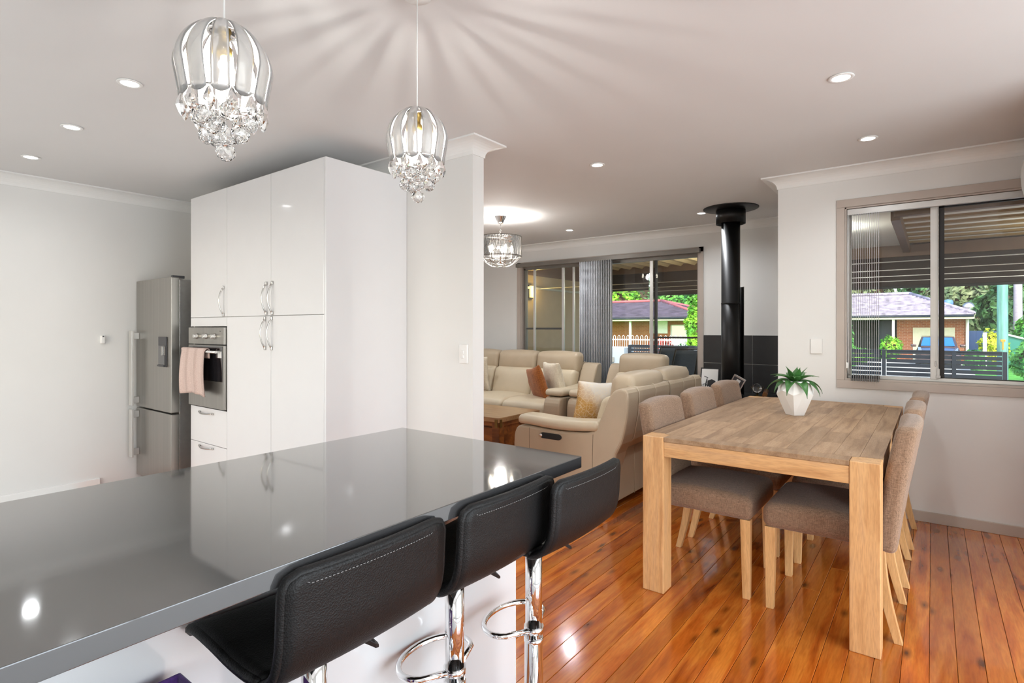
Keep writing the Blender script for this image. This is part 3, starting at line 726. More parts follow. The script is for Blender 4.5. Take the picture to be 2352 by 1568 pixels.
# ------------------------------------------------------------------ bar stools
def make_stool():
    st = thing('bar_stool', '', 'stool', (0, 0, 0), 'bar stools along the island')
    W = .174
    # profile from the front lip (y +) to the top of the back (y -): centre line of the padded sheet
    prof = [(.152, .674), (.142, .688), (.118, .696), (.05, .692), (-.02, .684), (-.08, .683), (-.125, .690), (-.158, .708), (-.178, .738), (-.187, .775), (-.190, .82), (-.193, .868), (-.194, .882)]
    # resample
    P = [Vector((0, a, b)) for a, b in prof]; seg = [0]
    for i in range(1, len(P)): seg.append(seg[-1] + (P[i] - P[i - 1]).length)
    T = seg[-1]
    def at(u):
        s_ = u * T
        for i in range(1, len(P)):
            if s_ <= seg[i] + 1e-9:
                t = (s_ - seg[i - 1]) / (seg[i] - seg[i - 1])
                p0 = P[max(i - 2, 0)]; p1 = P[i - 1]; p2 = P[i]; p3 = P[min(i + 1, len(P) - 1)]
                return .5 * ((2 * p1) + (p2 - p0) * t + (2 * p0 - 5 * p1 + 4 * p2 - p3) * t * t + (-p0 + 3 * p1 - 3 * p2 + p3) * t ** 3)
        return P[-1]
    def w(u):
        r = .028; d = min(u, 1 - u) * T
        return W if d >= r else W - r + math.sqrt(max(0, r * r - (r - d) ** 2))
    def f(u, v):
        uu = u
        # finer sampling near ends
        uu = .5 - .5 * math.cos(PI * u) if False else u
        p = at(uu); x = (2 * v - 1) * w(uu); cup = .010 * (2 * v - 1) ** 2
        return Vector((x, p.y, p.z + (cup if u < .55 else 0))) - Vector((0, cup if u >= .55 else 0, 0)) * (-1)
    mb = MB(); mb.shell(f, 56, 14, .018)
    mb.build('seat_shell', 'blackleather', st)
    # piped seam round the rim
    def rim(off):
        out = []
        for i in range(57): out.append(f(i / 56, 0))
        for j in range(1, 14): out.append(f(1, j / 14))
        for i in range(56, -1, -1): out.append(f(i / 56, 1))
        for j in range(13, 0, -1): out.append(f(0, j / 14))
        return out
    MB().tube(rim(0), .0095, 8, True).build('rim_piping', 'blackleather', st)
    # stitching on the outside of the back
    mb = MB(); pts = []
    for i in range(22, 56): p = f(i / 56, 0); pts.append(Vector((p.x + .013, p.y, p.z)))
    top = [Vector((f(55.2 / 56, j / 14).x * .93, f(55.2 / 56, j / 14).y, f(54 / 56, .5).z)) for j in range(1, 14)]
    pts2 = []
    for i in range(55, 21, -1): p = f(i / 56, 1); pts2.append(Vector((p.x - .013, p.y, p.z)))
    line = pts + top + pts2
    for i in range(len(line) - 1):
        a, b = line[i], line[i + 1]; t = (b - a); k = max(1, int(t.length / .007))
        i0 = min(max(i, 1), len(line) - 2); n = Vector((0, -1, 0)) if a.z > .73 else Vector((0, -.7, -.7)) if a.z > .695 else Vector((0, 0, -1))
        for q in range(k):
            p0 = a + t * (q / k) + n * .0095; p1 = a + t * ((q + .55) / k) + n * .0095
            mb.tube([p0, p1], .0007, 4, False, False)
    mb.build('stitching', 'thread', st)
    MB().box(-.06, .06, -.06, .06, .655, .669).build('seat_plate', 'blackplastic', st, .003)
    mb = MB(); mb.lathe([(.0245, .36), (.0245, .655)], 28); mb.build('gas_lift_column', 'chrome', st)
    mb = MB(); mb.lathe([(.163, .006), (.163, .010), (.15, .018), (.09, .030), (.04, .055), (.029, .085), (.0275, .12), (.0275, .358), (.029, .359), (.029, .368), (.0265, .372)], 40); mb.build('base', 'chrome', st)
    MB().lathe([(.160, .0), (.161, .006)], 40).build('base_pad', 'blackplastic', st)
    # D-shaped foot ring with two arms
    pts = []
    for i in range(25):
        a = -PI * .18 + (PI * 1.36) * i / 24; pts.append((.112 * math.cos(a) + .01, .078 + .076 * math.sin(a), .395))
    pts = [(.026, .004, .395)] + pts + [(-.026, .004, .395)]
    mb = MB(); mb.tube(pts, .0085, 12); mb.build('foot_ring', 'chrome', st)
    mb = MB(); mb.lathe([(.029, .387), (.029, .403)], 28); mb.build('foot_ring_collar', 'chrome', st)
    mb = MB(); mb.tube([(.02, -.012, .652), (.055, -.03, .645)], .005, 8)
    mb.loft([[(.052, -.022, .652), (.050, -.038, .650), (.052, -.036, .640), (.054, -.020, .642)], [(.085, -.036, .640), (.080, -.056, .637), (.083, -.054, .622), (.088, -.034, .625)],
             [(.108, -.046, .622), (.102, -.064, .618), (.104, -.062, .606), (.110, -.044, .610)], [(.116, -.052, .611), (.113, -.061, .609), (.114, -.060, .603), (.117, -.051, .605)]])
    mb.build('lever', 'blackplastic', st, .001)
    return st
stool = make_stool()
stool['label'] = 'nearest black leather bar stool with low stitched back, above the purple bin'
stool.location = (.639, .982, 0)
dup(stool, (1.042, .978, 0), 0, 'middle bar stool of three, black leather with full chrome foot ring in view')
s3 = dup(stool, (1.325, .928, -.012), 0, 'farthest bar stool at the corner end of the benchtop, black leather')
s3.location.z = 0
# ------------------------------------------------------------------ purple bin under the bench end
pb = MB(); x0, x1, y0, y1, z1 = .13, .447, .80, 1.118, .63
def bin_ring(z, ins, tp): return [(x0 + ins + tp, y0 + ins + tp, z), (x1 - ins - tp, y0 + ins + tp, z), (x1 - ins - tp, y1 - ins - tp, z), (x0 + ins + tp, y1 - ins - tp, z)]
rings = [bin_ring(0, 0, .03), bin_ring(.3, 0, .012), bin_ring(z1, 0, 0), bin_ring(z1, .008, 0), bin_ring(.3, .008, .012), bin_ring(.012, .008, .03)]
pb.loft(rings); tag(pb.build('storage_bin', 'purple', None, .004), 'purple felt storage bin with open top standing under benchtop beside nearest stool', 'bin')

# ------------------------------------------------------------------ pendant lamps over the island
def make_pendant():
    t = thing('pendant_lamp', '', 'pendant lamp', (0, 0, 0), 'crystal pendant lamps over the island')
    H = .30   # overall height, z from -H to 0 ; cord above
    MB().lathe([(.004, .0), (.014, -.002), (.016, -.012), (.012, -.02), (.012, -.045), (.017, -.05), (.017, -.07), (0, -.07)], 20).build('lamp_holder', 'gold', t)
    # top plate with ring
    mb = MB(); mb.lathe([(.032, -.010), (.036, -.012), (.036, -.016), (.032, -.018), (.032, -.010)], 28)
    for k in range(3): a = 2 * PI * k / 3; mb.tube([(0, 0, -.014), (.034 * math.cos(a), .034 * math.sin(a), -.014)], .0018, 6)
    mb.build('top_ring', 'chrome', t)
    # petals
    NP = 12; pet = None
    def petal(u, v):
        a = u; z = .002 - .004 * a - .170 * a ** 1.15; r = .028 + .074 * math.sin(min(1, a * 1.55) * PI / 2) ** .75 - (.013 * max(0, a - .62) / .38)
        wd = .0085 + .0095 * math.sin(min(1, a * 1.4) * PI / 2)
        th_ = (v - .5) * 2
        return (r - .004 * th_ * th_, th_ * wd, z - (.010 * (1 - th_ * th_) if a > .97 else 0))
    for k in range(NP):
        if pet is None:
            mb = MB(); mb.shell(petal, 20, 6, .0045); pet = mb.build('petal', 'petal', t)
        else: share(pet, t, (0, 0, 0), (0, 0, 2 * PI * k / NP))
    # lower ring carrying drops
    MB().lathe([(.083, -.163), (.085, -.165), (.083, -.167), (.081, -.165), (.083, -.163)], 36).build('lower_ring', 'chrome', t)
    dr = None
    for k in range(12):
        a = 2 * PI * (k + .5) / 12
        if dr is None:
            mb = MB(); mb.lathe([(.0, 0), (.004, -.004), (.011, -.022), (.012, -.030), (.006, -.046), (.0, -.054)], 6, (0, 0, 0), False); dr = mb.build('crystal_drop', 'crystal', t); dr.location = (.084 * math.cos(a), .084 * math.sin(a), -.167)
        else: share(dr, t, (.084 * math.cos(a), .084 * math.sin(a), -.167 - .004 * (k % 2)), (0, 0, a))
    bl = None; balls = []
    for k in range(6): balls.append((.052, 2 * PI * k / 6 + .3, -.208 - .012 * (k % 2)))
    for k in range(4): balls.append((.038, 2 * PI * k / 4 + .6, -.238 - .010 * (k % 2)))
    balls += [(.016, 2.2, -.256), (.004, 0, -.287)]
    for i, (r, a, z) in enumerate(balls):
        if bl is None:
            bm = bmesh.new(); bmesh.ops.create_icosphere(bm, subdivisions=2, radius=.0215)
            mb = MB(); mb.add([v.co[:] for v in bm.verts], [[v.index for v in f.verts] for f in bm.faces]); bm.free()
            bl = mb.build('crystal_ball', 'crystal', t); bl.location = (r * math.cos(a), r * math.sin(a), z)
        else: share(bl, t, (r * math.cos(a), r * math.sin(a), z), (a, a * 2, 0))
    mb = MB()
    for r, a, z in balls: mb.tube([(r * math.cos(a), r * math.sin(a), z + .018), (r * .9 * math.cos(a), r * .9 * math.sin(a), -.165)], .0006, 4)
    for k in range(3): a = 2 * PI * k / 3 + .2; mb.tube([(.083 * math.cos(a), .083 * math.sin(a), -.165), (-.04 * math.cos(a), -.04 * math.sin(a), -.165)], .001, 5)
    mb.build('hanging_wire', 'chrome', t)
    mb = MB(); mb.lathe([(.0, -.178), (.010, -.175), (.017, -.164), (.018, -.150), (.013, -.134), (.008, -.1), (.008, -.071)], 20); mb.build('bulb', 'bulb', t)
    return t
pd = make_pendant()
pd['label'] = 'larger looking near crystal pendant lamp with curved acrylic petals, left above benchtop'
P1 = (.61, 1.294, 1.962); P2 = (1.28, 1.372, 1.998)
pd2 = dup(pd, P2, .12, 'smaller looking far crystal pendant lamp hanging in front of the wall end')
pd.location = P1
for par, (px_, py_, pz_) in ((pd, P1), (pd2, P2)):
    mb = MB(); mb.tube([(0, 0, CEIL - .03 - pz_), (0, 0, 0)], .0022, 8); c = mb.build('cord', 'whiteplastic'); c.parent = par
    mb = MB(); mb.lathe([(.052, CEIL - pz_), (.052, CEIL - .012 - pz_), (.046, CEIL - .024 - pz_), (.010, CEIL - .030 - pz_), (0, CEIL - .030 - pz_)], 32); c = mb.build('ceiling_canopy', 'trim'); c.parent = par
    point('pendant_bulb', (px_, py_, pz_ - .090), 40, (1, .97, .92), .013)

# ------------------------------------------------------------------ dining table
TX0, TX1, TY0, TY1, TZ = 2.538, 4.524, .157, 1.128, .75
tb = thing('dining_table', 'large limed oak dining table with thick corner legs and a stave top', 'table', (3.53, .64, 0))
LG = .105
for x in (TX0, TX1 - LG):
    for yv in (TY0, TY1 - LG):
        MB().box(x, x + LG, yv, yv + LG, 0, TZ - .001).build('leg', 'oak', tb, .004)
AZ = TZ - .093
MB().box(TX0 + .004, TX0 + .05, TY0 + LG, TY1 - LG, AZ, TZ - .022).build('end_rail', 'oakx', tb, .003)
MB().box(TX1 - .05, TX1 - .004, TY0 + LG, TY1 - LG, AZ, TZ - .022).build('end_rail', 'oakx', tb, .003)
for yv in (TY0 + .004, TY1 - .05): MB().box(TX0 + LG, TX1 - LG, yv, yv + .046, AZ, TZ - .022).build('side_rail', 'oak', tb, .003)
for x in (TX0 + .001, TX1 - LG + .02):
    MB().box(x, x + LG - .02, TY0 + LG + .0006, TY1 - LG - .0006, TZ - .0215, TZ).build('breadboard_end', 'stave', tb, .002)
for yv in (TY0 + .001, TY1 - .078): MB().box(TX0 + LG + .0006, TX1 - LG - .0006, yv, yv + .077, TZ - .0215, TZ).build('edge_stave', 'stave', tb, .001)
rs = random.Random(11); rows = 9; yA, yB = TY0 + .0785, TY1 - .0785; rw = (yB - yA) / rows
stv = {}
for r in range(rows):
    x = TX0 + LG - .0185 + 0; end = TX1 - LG + .0195
    first_ = True
    while x < end - .01:
        L = rs.choice((.30, .38, .46, .54)) * (rs.choice((.5, .8)) if first_ else 1); first_ = False
        if x + L > end - .12: L = end - x
        MB().box(x + .0004, x + L - .0004, yA + r * rw + .0004, yA + (r + 1) * rw - .0004, TZ - .0215, TZ - .0002).build('top_stave', 'stave', tb)
        x += L
MB().box(TX0 + .05, TX1 - .05, TY0 + .05, TY1 - .05, TZ - .03, TZ - .0222).build('sub_top', 'stave', tb)

# ------------------------------------------------------------------ dining chairs (local: sits facing +y)
def make_chair():
    t = thing('dining_chair', '', 'chair', (0, 0, 0), 'upholstered dining chairs around the table')
    def sb(x, y, z): return (x * (1 - .02 * (y < 0)), y, z + .006 * math.cos(min(1, abs(y) / .24) * PI / 2) - (.012 * max(0, (y - .17) / .08) ** 2 if z > 0 else 0))
    mb = MB(); mb.soft((0, .012, .424), (.238, .235, .056), .034, 5, (0, 0, .016), sb); mb.build('seat', 'linen', t)
    def bk(x, y, z):
        h = (z + .265) / .53
        top = .014 * (1 - (x / .235) ** 2) if z > .15 else 0
        return (x * (1 - .02 * h), y - .072 * h ** 1.5 + .012 - .018 * (1 - (x / .235) ** 2) * h, z + top * max(0, h - .6) / .4)
    mb = MB(); mb.soft((0, -.232, .618), (.235, .037, .258), .024, 6, (0, .006, 0), bk); mb.build('backrest', 'linen', t)
    def leg(x, yt, yb, zt, s0=.045, s1=.032, bow=0.0, n=6):
        rings = []
        for i in range(n + 1):
            u = i / n; z = zt * (1 - u); y_ = yt + (yb - yt) * (u ** 1.6 if bow else u); s_ = (s0 + (s1 - s0) * u) / 2; xx = x
            rings.append([(xx - s_, y_ - s_, z), (xx + s_, y_ - s_, z), (xx + s_, y_ + s_, z), (xx - s_, y_ + s_, z)][::-1])
        return MB().loft(rings).build('leg', 'chairleg', t, .002)
    for x in (-.205, .205):
        leg(x, .215, .218, .372); leg(x, -.195, -.262, .374, .046, .030, 1)
    return t
ch = make_chair()
ch['label'] = 'nearest brown linen chair on the window side of the table, seat under near rail'
CYR, CYL = .371, .915
ch.location = (2.925, CYR, 0)
dup(ch, (3.535, CYR - .005, 0), .01, 'middle chair of the three on the window side of the table')
dup(ch, (4.135, CYR - .015, 0), -.015, 'farthest chair on the right, closest to window wall')
dup(ch, (2.95, CYL, 0), PI, 'nearest chair on the left, in front of the cream sofa back')
dup(ch, (3.555, CYL, 0), PI + .01, 'middle chair of the three on the sofa side of the table')
dup(ch, (4.15, CYL, 0), PI - .01, 'farthest chair on the left, below the black flue')

# ------------------------------------------------------------------ plant
pl = thing('potted_plant', 'green agave style plant in faceted white pot standing on dining table', 'plant', (3.69, .66, TZ))
def ring6(r, z, a0, n=5): return [(3.69 + r * math.cos(a0 + 2 * PI * k / n), .66 + r * math.sin(a0 + 2 * PI * k / n), z) for k in range(n)]
mb = MB(); N5 = 5; A0 = 2.6
b0 = ring6(.052, TZ, A0 + PI / 5); m1 = ring6(.104, TZ + .125, A0 + PI / 5); m2 = ring6(.102, TZ + .150, A0); t0 = ring6(.078, TZ + .205, A0 + PI / 5)
ti = ring6(.070, TZ + .205, A0 + PI / 5); tb_ = ring6(.070, TZ + .185, A0 + PI / 5)
vv = b0 + m1 + m2 + t0 + ti + tb_; ff = [tuple(range(5))[::-1]]
for k in range(5):
    j = (k + 1) % 5
    # m2[k] lies between m1[k-1] and m1[k]
    ff += [(k, j, 5 + j, 10 + j, 5 + k)] if False else [(k, j, 10 + j), (k, 10 + j, 5 + k), (j, 5 + j, 10 + j)]
    ff += [(5 + k, 10 + j, 15 + k), (10 + j, 5 + j, 15 + j), (10 + j, 15 + j, 15 + k)]
    ff += [(15 + k, 15 + j, 20 + j, 20 + k), (20 + k, 20 + j, 25 + j, 25 + k)]
mb.add(vv, ff); mb.build('pot', 'potwhite', pl, .0015)
mb = MB(); mb.add(ring6(.0695, TZ + .19, A0 + PI / 5), [(0, 1, 2, 3, 4)]); mb.add(ring6(.0695, TZ + .18, A0 + PI / 5), [(4, 3, 2, 1, 0)]); mb.build('soil', 'soil', pl)
rl = random.Random(5)
leaves = []
for k in range(9): leaves.append((2 * PI * k / 9 + .25, .155 + .03 * rl.random(), 6 + 10 * rl.random(), .032, 95))
for k in range(7): leaves.append((2 * PI * k / 7 + .6, .125 + .02 * rl.random(), 38 + 8 * rl.random(), .030, 60))
for k in range(5): leaves.append((2 * PI * k / 5, .105, 66 + 6 * rl.random(), .026, 20))
for a, L, el, wd, droop in leaves:
    ca, sa = math.cos(a), math.sin(a)
    def lf(u, v, a=a, L=L, el=el, wd=wd, droop=droop):
        n = 8; s_ = 0.0; z = 0.0
        steps = max(1, int(u * 12 + .5)); th0 = math.radians(el)
        for i in range(steps):
            th_ = th0 - math.radians(droop) * (i / 12) ** 1.3; s_ += L / 12 * math.cos(th_); z += L / 12 * math.sin(th_)
        w_ = wd * (math.sin(PI * min(1, .16 + u * .84) ** .8) ** .8) * (1 - u ** 3) + .0008
        q = (2 * v - 1) * w_; z += abs(2 * v - 1) * .35 * w_
        return (3.69 + ca * (.012 + s_) - sa * q, .66 + sa * (.012 + s_) + ca * q, TZ + .195 + z)
    mb = MB(); mb.shell(lf, 12, 4, .0016); mb.build('leaf', 'agave', pl)

# ------------------------------------------------------------------ recliner sofas (local: back at y=0, faces +y, width along x)
PROF = [(.153, .05), (.10, .40), (.037, .52), (.005, .687), (-.003, .833), (.018, .864), (.063, .868), (.108, .85), (.153, .79), (.223, .62), (.266, .548), (.54, .530), (.87, .545), (.92, .525), (.945, .47), (.95, .38), (.945, .05)]
def smooth_poly(pts, it=2):
    for _ in range(it):
        out = []
        n = len(pts)
        for i in range(n):
            a, b = Vector(pts[i]), Vector(pts[(i + 1) % n])
            if (b - a).length < .02: out.append(tuple(a)); continue
            out.append(tuple(a * .8 + b * .2)); out.append(tuple(a * .2 + b * .8))
        pts = out
    return pts
def make_sofa(name, label, W, seats, aw=.17, panel=True, hz=0.0, group='cream leather recliner sofas'):
    t = thing(name, label, 'sofa', (0, 0, 0), group)
    for sgn in (-1, 1):
        x0 = sgn * (W / 2 - aw); x1 = sgn * W / 2
        sp = MB().prism(smooth_poly(PROF, 1), 0, x0, x1).build('side_panel', 'sofa', t, .018, None, None, 3)
        sm = sgn * (W / 2 - .018)
        # arm pad
        def pad(x, y, z): return (x, y, z - .022 * math.cos(y / .34 * PI / 2) - (.02 * max(0, (y - .26) / .09) ** 2))
        MB().soft((sgn * (W / 2 - aw / 2 + .002), .560, .598), (aw / 2 + .012, .345, .034), .03, 6, (0, 0, .006), pad).build('arm_pad', 'sofaseat', t)
        # seam lines on outer face
        mb = MB(); mb.tube([(sgn * (W / 2 + .0005), .262, .54), (sgn * (W / 2 + .0005), .275, .05)], .0016, 5)
        mb.tube([(sgn * (W / 2 + .0005), .80, .53), (sgn * (W / 2 + .0005), .80, .05)], .0012, 5); mb.build('side_seam', 'weltdark', t)
    if panel:
        mb = MB(); xx = -W / 2
        mb.prism([(.61 + .032 * math.cos(a) + (.062 if math.cos(a) > 0 else -.062), .487 + .022 * math.sin(a)) for a in [2 * PI * k / 24 for k in range(24)]], 0, xx - .007, xx + .002)
        cp_ = mb.build('recliner_control', 'blackplastic', t, .003)
        MB().lathe([(.012, 0), (.012, -.004), (.009, -.006), (0, -.006)], 16, (xx - .006, .69, .487), True, 0).build('button', 'chrome', cp_)
    iw = W - 2 * aw; sw_ = iw / seats
    MB().box(-iw / 2, iw / 2, .20, .90, .07, .30).build('base', 'sofa', t, .02)
    mb = MB()
    for sx in (-1, 1):
        for yv in (.22, .86): mb.box(sx * (W / 2 - .10) - .03, sx * (W / 2 - .10) + .03, yv - .03, yv + .03, 0, .055)
    mb.build('feet', 'blackplastic', t)
    MB().box(-W / 2 + .02, W / 2 - .02, .165, .20, .05, .44).build('lower_back_panel', 'sofa', t, .01)
    for k in range(seats):
        cx = -iw / 2 + (k + .5) * sw_; hw = sw_ / 2 - .003
        def seat(x, y, z): return (x, y, z - (.03 * max(0, (y - .2) / .12) ** 2))
        MB().soft((cx, .60, .395), (hw, .325, .075), .045, 6, (0, 0, .03), seat).build('seat_cushion', 'sofaseat', t)
        mb = MB(); mb.tube([(cx - hw + .02, .90, .385), (cx, .915, .378), (cx + hw - .02, .90, .385)], .003, 6); mb.build('seat_seam', 'weltdark', t)
        def back(x, y, z): return (x, y - z * .28, z)
        MB().soft((cx, .265, .60), (hw, .075, .185), .05, 6, (0, .035, 0), back).build('back_cushion', 'sofaseat', t)
        def head(x, y, z): return (x, y - z * .12 - .01, z)
        MB().soft((cx, .150, .860 - hz), (hw, .085, .118), .05, 6, (0, .028, .022), head).build('headrest', 'sofa', t)
        # rear outer back: leaning upholstered panel
        rear = [(.10, .43), (.040, .52), (.008, .687), (.0, .835), (.02, .866), (.10, .872), (.14, .80), (.19, .60), (.21, .43)]
        MB().prism(smooth_poly(rear, 1), 0, cx - hw, cx + hw).build('outer_back', 'sofa', t, .012, None, None, 3)
        mb = MB()
        for fx_ in ((-.5, 0, .5) if True else ()):
            xx = cx + fx_ * sw_
            mb.tube([(xx, .096, .44), (xx, .036, .52), (xx, .004, .687), (xx, -.004, .83), (xx, .015, .868), (xx, .09, .874)], .0022, 6)
        mb.build('welt', 'welt', t)
        mb = MB(); mb.tube([(cx, .062, .90 - hz), (cx, .052, .95 - hz), (cx, .075, .985 - hz)], .002, 6); mb.build('headrest_welt', 'welt', t)
    mb = MB()
    for k in range(seats * 2 + 1):
        xx = -iw / 2 + k * sw_ / 2; mb.tube([(xx, .163, .05), (xx, .163, .44)], .0022, 6)
    mb.build('lower_welt', 'welt', t)
    return t
sc_ = make_sofa('recliner_sofa', 'cream leather two seat sofa with its back to the dining chairs and black side control', 1.47, 2, .17, True, .038)
sc_.location = (3.37 + .735, 1.60, 0)
sa_ = make_sofa('recliner_sofa', 'long cream leather sofa with two tone cushions against left half of sliding door', 2.2, 3, .2, False)
sa_.rotation_euler = (0, 0, PI / 2); sa_.location = (5.84, 4.205, 0)
sb_ = make_sofa('recliner_armchair', 'cream leather recliner armchair standing between two sofas before the sliding door', .90, 1, .17, False)
sb_.rotation_euler = (0, 0, PI / 2 - .09); sb_.location = (5.86, 2.52, 0)

# cushions
def cushion(name, label, c, w, h, th_, rz, tilt, roll, mat):
    t = bpy.data.objects.new
    def fn(x, y, z):
        u, v = x / (w / 2), z / (h / 2); k = max(0, (1 - u * u)) ** .45 * max(0, (1 - v * v)) ** .45
        pin = 1 - .06 * (1 - abs(v) ** 1) * abs(u) ** 2
        return (x * (1 - .07 * (1 - v * v) * abs(u) ** 3), y * (.12 + .95 * k), z * (1 - .07 * (1 - u * u) * abs(v) ** 3))
    mb = MB(); mb.soft((0, 0, 0), (w / 2, th_ / 2, h / 2), .012, 14, (0, 0, 0), fn, 1)
    for i, v in enumerate(mb.v):
        q = Vector(v) * 9; d = (noise.noise(q + Vector(c)) * .007 + noise.noise(q * 2.3 + Vector(c)) * .003); mb.v[i] = (v[0], v[1] + d * (1 if v[1] > 0 else -1) * (abs(v[1]) > .006), v[2] + d * .4)
    o = mb.build(name, mat); R = Matrix.Rotation(rz, 4, 'Z') @ Matrix.Rotation(tilt, 4, 'X') @ Matrix.Rotation(roll, 4, 'Y')
    o.matrix_world = Matrix.Translation(c) @ R
    return tag(o, label, 'cushion')
cushion('scatter_cushion', 'rust brown suede cushion leaning on cream cushion at right of long sofa', (5.22, 3.60, .635), .38, .40, .13, 1.02, -.25, .2, 'suede')
cushion('scatter_cushion', 'plain cream cushion tucked in corner beside right arm of long sofa', (5.34, 3.45, .665), .44, .44, .15, .95, -.2, .03, 'cream')
cushion('scatter_cushion', 'rust brown cushion at left end of long sofa, mostly hidden by wall', (5.22, 4.72, .63), .42, .42, .13, PI / 2 + .45, -.25, -.1, 'suede')
cushion('scatter_cushion', 'cream cushion behind the left rust cushion, mostly hidden by wall', (5.36, 4.70, .70), .44, .46, .13, PI / 2 + .2, -.25, -.05, 'cream')
def gold_mat():
    m, nt, p = new_mat('gold_leaf_cushion'); v = coords(nt); vo = nt.nodes.new('ShaderNodeTexVoronoi'); vo.feature = 'DISTANCE_TO_EDGE'; vo.inputs['Scale'].default_value = 34; nt.links.new(v, vo.inputs['Vector'])
    ln = ramp(nt, vo.outputs['Distance'], [(.02, (.7, .7, .7, 1)), (.05, (0, 0, 0, 1))])
    tc = nt.nodes.new('ShaderNodeTexCoord'); sp = nt.nodes.new('ShaderNodeSeparateXYZ'); nt.links.new(tc.outputs['Object'], sp.inputs[0])
    ad = nt.nodes.new('ShaderNodeMath'); ad.operation = 'ADD'; nt.links.new(sp.outputs[0], ad.inputs[0]); nt.links.new(sp.outputs[2], ad.inputs[1])
    ns = noise_t(nt, v, 9, 3); a2 = nt.nodes.new('ShaderNodeMath'); a2.operation = 'MULTIPLY_ADD'; nt.links.new(ns, a2.inputs[0]); a2.inputs[1].default_value = .25; nt.links.new(ad.outputs[0], a2.inputs[2])
    g = ramp(nt, a2.outputs[0], [(.0, lin('#cfa05c')), (.17, lin('#e6e2da'))])
    nt.links.new(mix(nt, ln, g, lin('#efe3c8')), p.inputs['Base Color']); p.inputs['Roughness'].default_value = .7; return m
M['goldcush'] = gold_mat()
cushion('scatter_cushion', 'white cushion with golden leaf print on near end of two seat sofa', (3.86, 2.08, .65), .46, .42, .14, -.42, .16, .06, 'goldcush')

# ------------------------------------------------------------------ coffee table
ct = thing('coffee_table', 'dark acacia coffee table with metal corner plates and drawers in front of long sofa', 'coffee table', (4.27, 3.85, 0))
MB().box(3.945, 4.605, 3.15, 4.55, .405, .45).build('tabletop', 'acaciatop', ct, .004)
for x in (3.955, 4.515):
    for yv in (3.16, 4.46): MB().box(x, x + .08, yv, yv + .08, 0, .404).build('leg', 'acacia', ct, .004)
MB().box(4.0, 4.55, 3.19, 4.51, .13, .36).build('body', 'acacia', ct, .003)
MB().box(3.965, 4.595, 3.17, 4.53, .365, .403).build('frame_rail', 'acacia', ct, .002)
for a, b in ((3.26, 3.83), (3.87, 4.44)):
    d = MB().box(3.982, 4.0, a, b, .15, .345).build('drawer', 'acacia', ct, .003)
    MB().lathe([(.012, 0), (.014, -.012), (.018, -.022), (0, -.026)], 14, (3.982, (a + b) / 2, .25), True, 0).build('knob', 'brass', d)
mb = MB()
mb.box(3.9425, 3.945, 3.165, 3.20, .36, .435); mb.box(3.955, 3.99, 3.147, 3.150, .36, .435); mb.build('corner_plate', 'brass', ct)

# ------------------------------------------------------------------ wood heater, flue, tiles
tl = thing('tiled_splashback', 'charcoal wall tiles with white grout lines behind the flue', 'tiles', (XF - .006, 1.5, 0))
MB().box(XF - .006, XF - .0005, .935, 2.012, 0, 1.198).build('grout', 'grout', tl)
ft = None
for i in range(4):
    for j in range(4):
        y0 = 1.505 - .297 * (i - 1) if False else [1.808, 1.508, 1.208, .938][i]; y1 = [2.010, 1.802, 1.502, 1.202][i]; z0 = [.897, .597, .297, .002][j]; z1 = [1.196, .891, .591, .291][j]
        MB().box(XF - .014, XF - .006, y0, y1, z0, z1).build('wall_tile', 'tile', tl, .001)
wh = thing('wood_heater', 'black wood heater on the hearth behind far left dining chair', 'heater', (5.38, 1.51, 0))
MB().box(5.12, 5.66, 1.22, 1.80, .14, .62).build('firebox', 'blacksteel', wh, .01)
MB().box(5.08, 5.70, 1.18, 1.84, .62, .645).build('top_plate', 'blacksteel', wh, .004)
MB().box(5.10, 5.12, 1.27, 1.75, .20, .56).build('heater_door', 'blackglass', wh, .004)
MB().box(5.16, 5.62, 1.26, 1.76, 0, .14).build('pedestal', 'blacksteel', wh, .004)
mb = MB(); mb.box(4.95, 6.13, .95, 2.0, .0, .03); tag(mb.build('hearth_slab', 'tile', None, .004), 'black hearth slab under wood heater in living room corner', 'hearth')
fu = thing('flue_pipe', 'tall black flue pipe rising from the heater through a round ceiling plate', 'flue', (5.38, 1.51, .645))
c_ = (5.38, 1.51)
MB().lathe([(.084, .646), (.084, 1.50)], 36, (*c_, 0)).build('lower_pipe', 'blacksteel', fu)
MB().lathe([(.083, 1.50), (.0865, 1.502), (.0865, 1.506), (.083, 1.508), (.083, 2.38)], 36, (*c_, 0)).build('upper_pipe', 'blacksteel', fu)
MB().lathe([(.128, 2.255), (.131, 2.25), (.131, 2.376), (.126, 2.376), (.126, 2.255), (.128, 2.255)], 36, (*c_, 0)).build('ceiling_collar', 'blacksteel', fu)
MB().lathe([(.245, CEIL - .001), (.245, CEIL - .006), (.24, CEIL - .010), (0.09, CEIL - .020), (.0, CEIL - .020)], 48, (*c_, 0)).build('ceiling_plate', 'blacksteel', fu)
hs = MB().box(5.50, 5.52, 1.40, 1.55, .646, 1.66)
hs = MB(); hs.shell(lambda u, v: (c_[0] + .115 * math.cos(-1.2 + 2.2 * u), c_[1] + .115 * math.sin(-1.2 + 2.2 * u), .65 + 1.01 * v), 12, 2, .003)
hs.build('flue_heat_shield', 'blacksteel', fu)
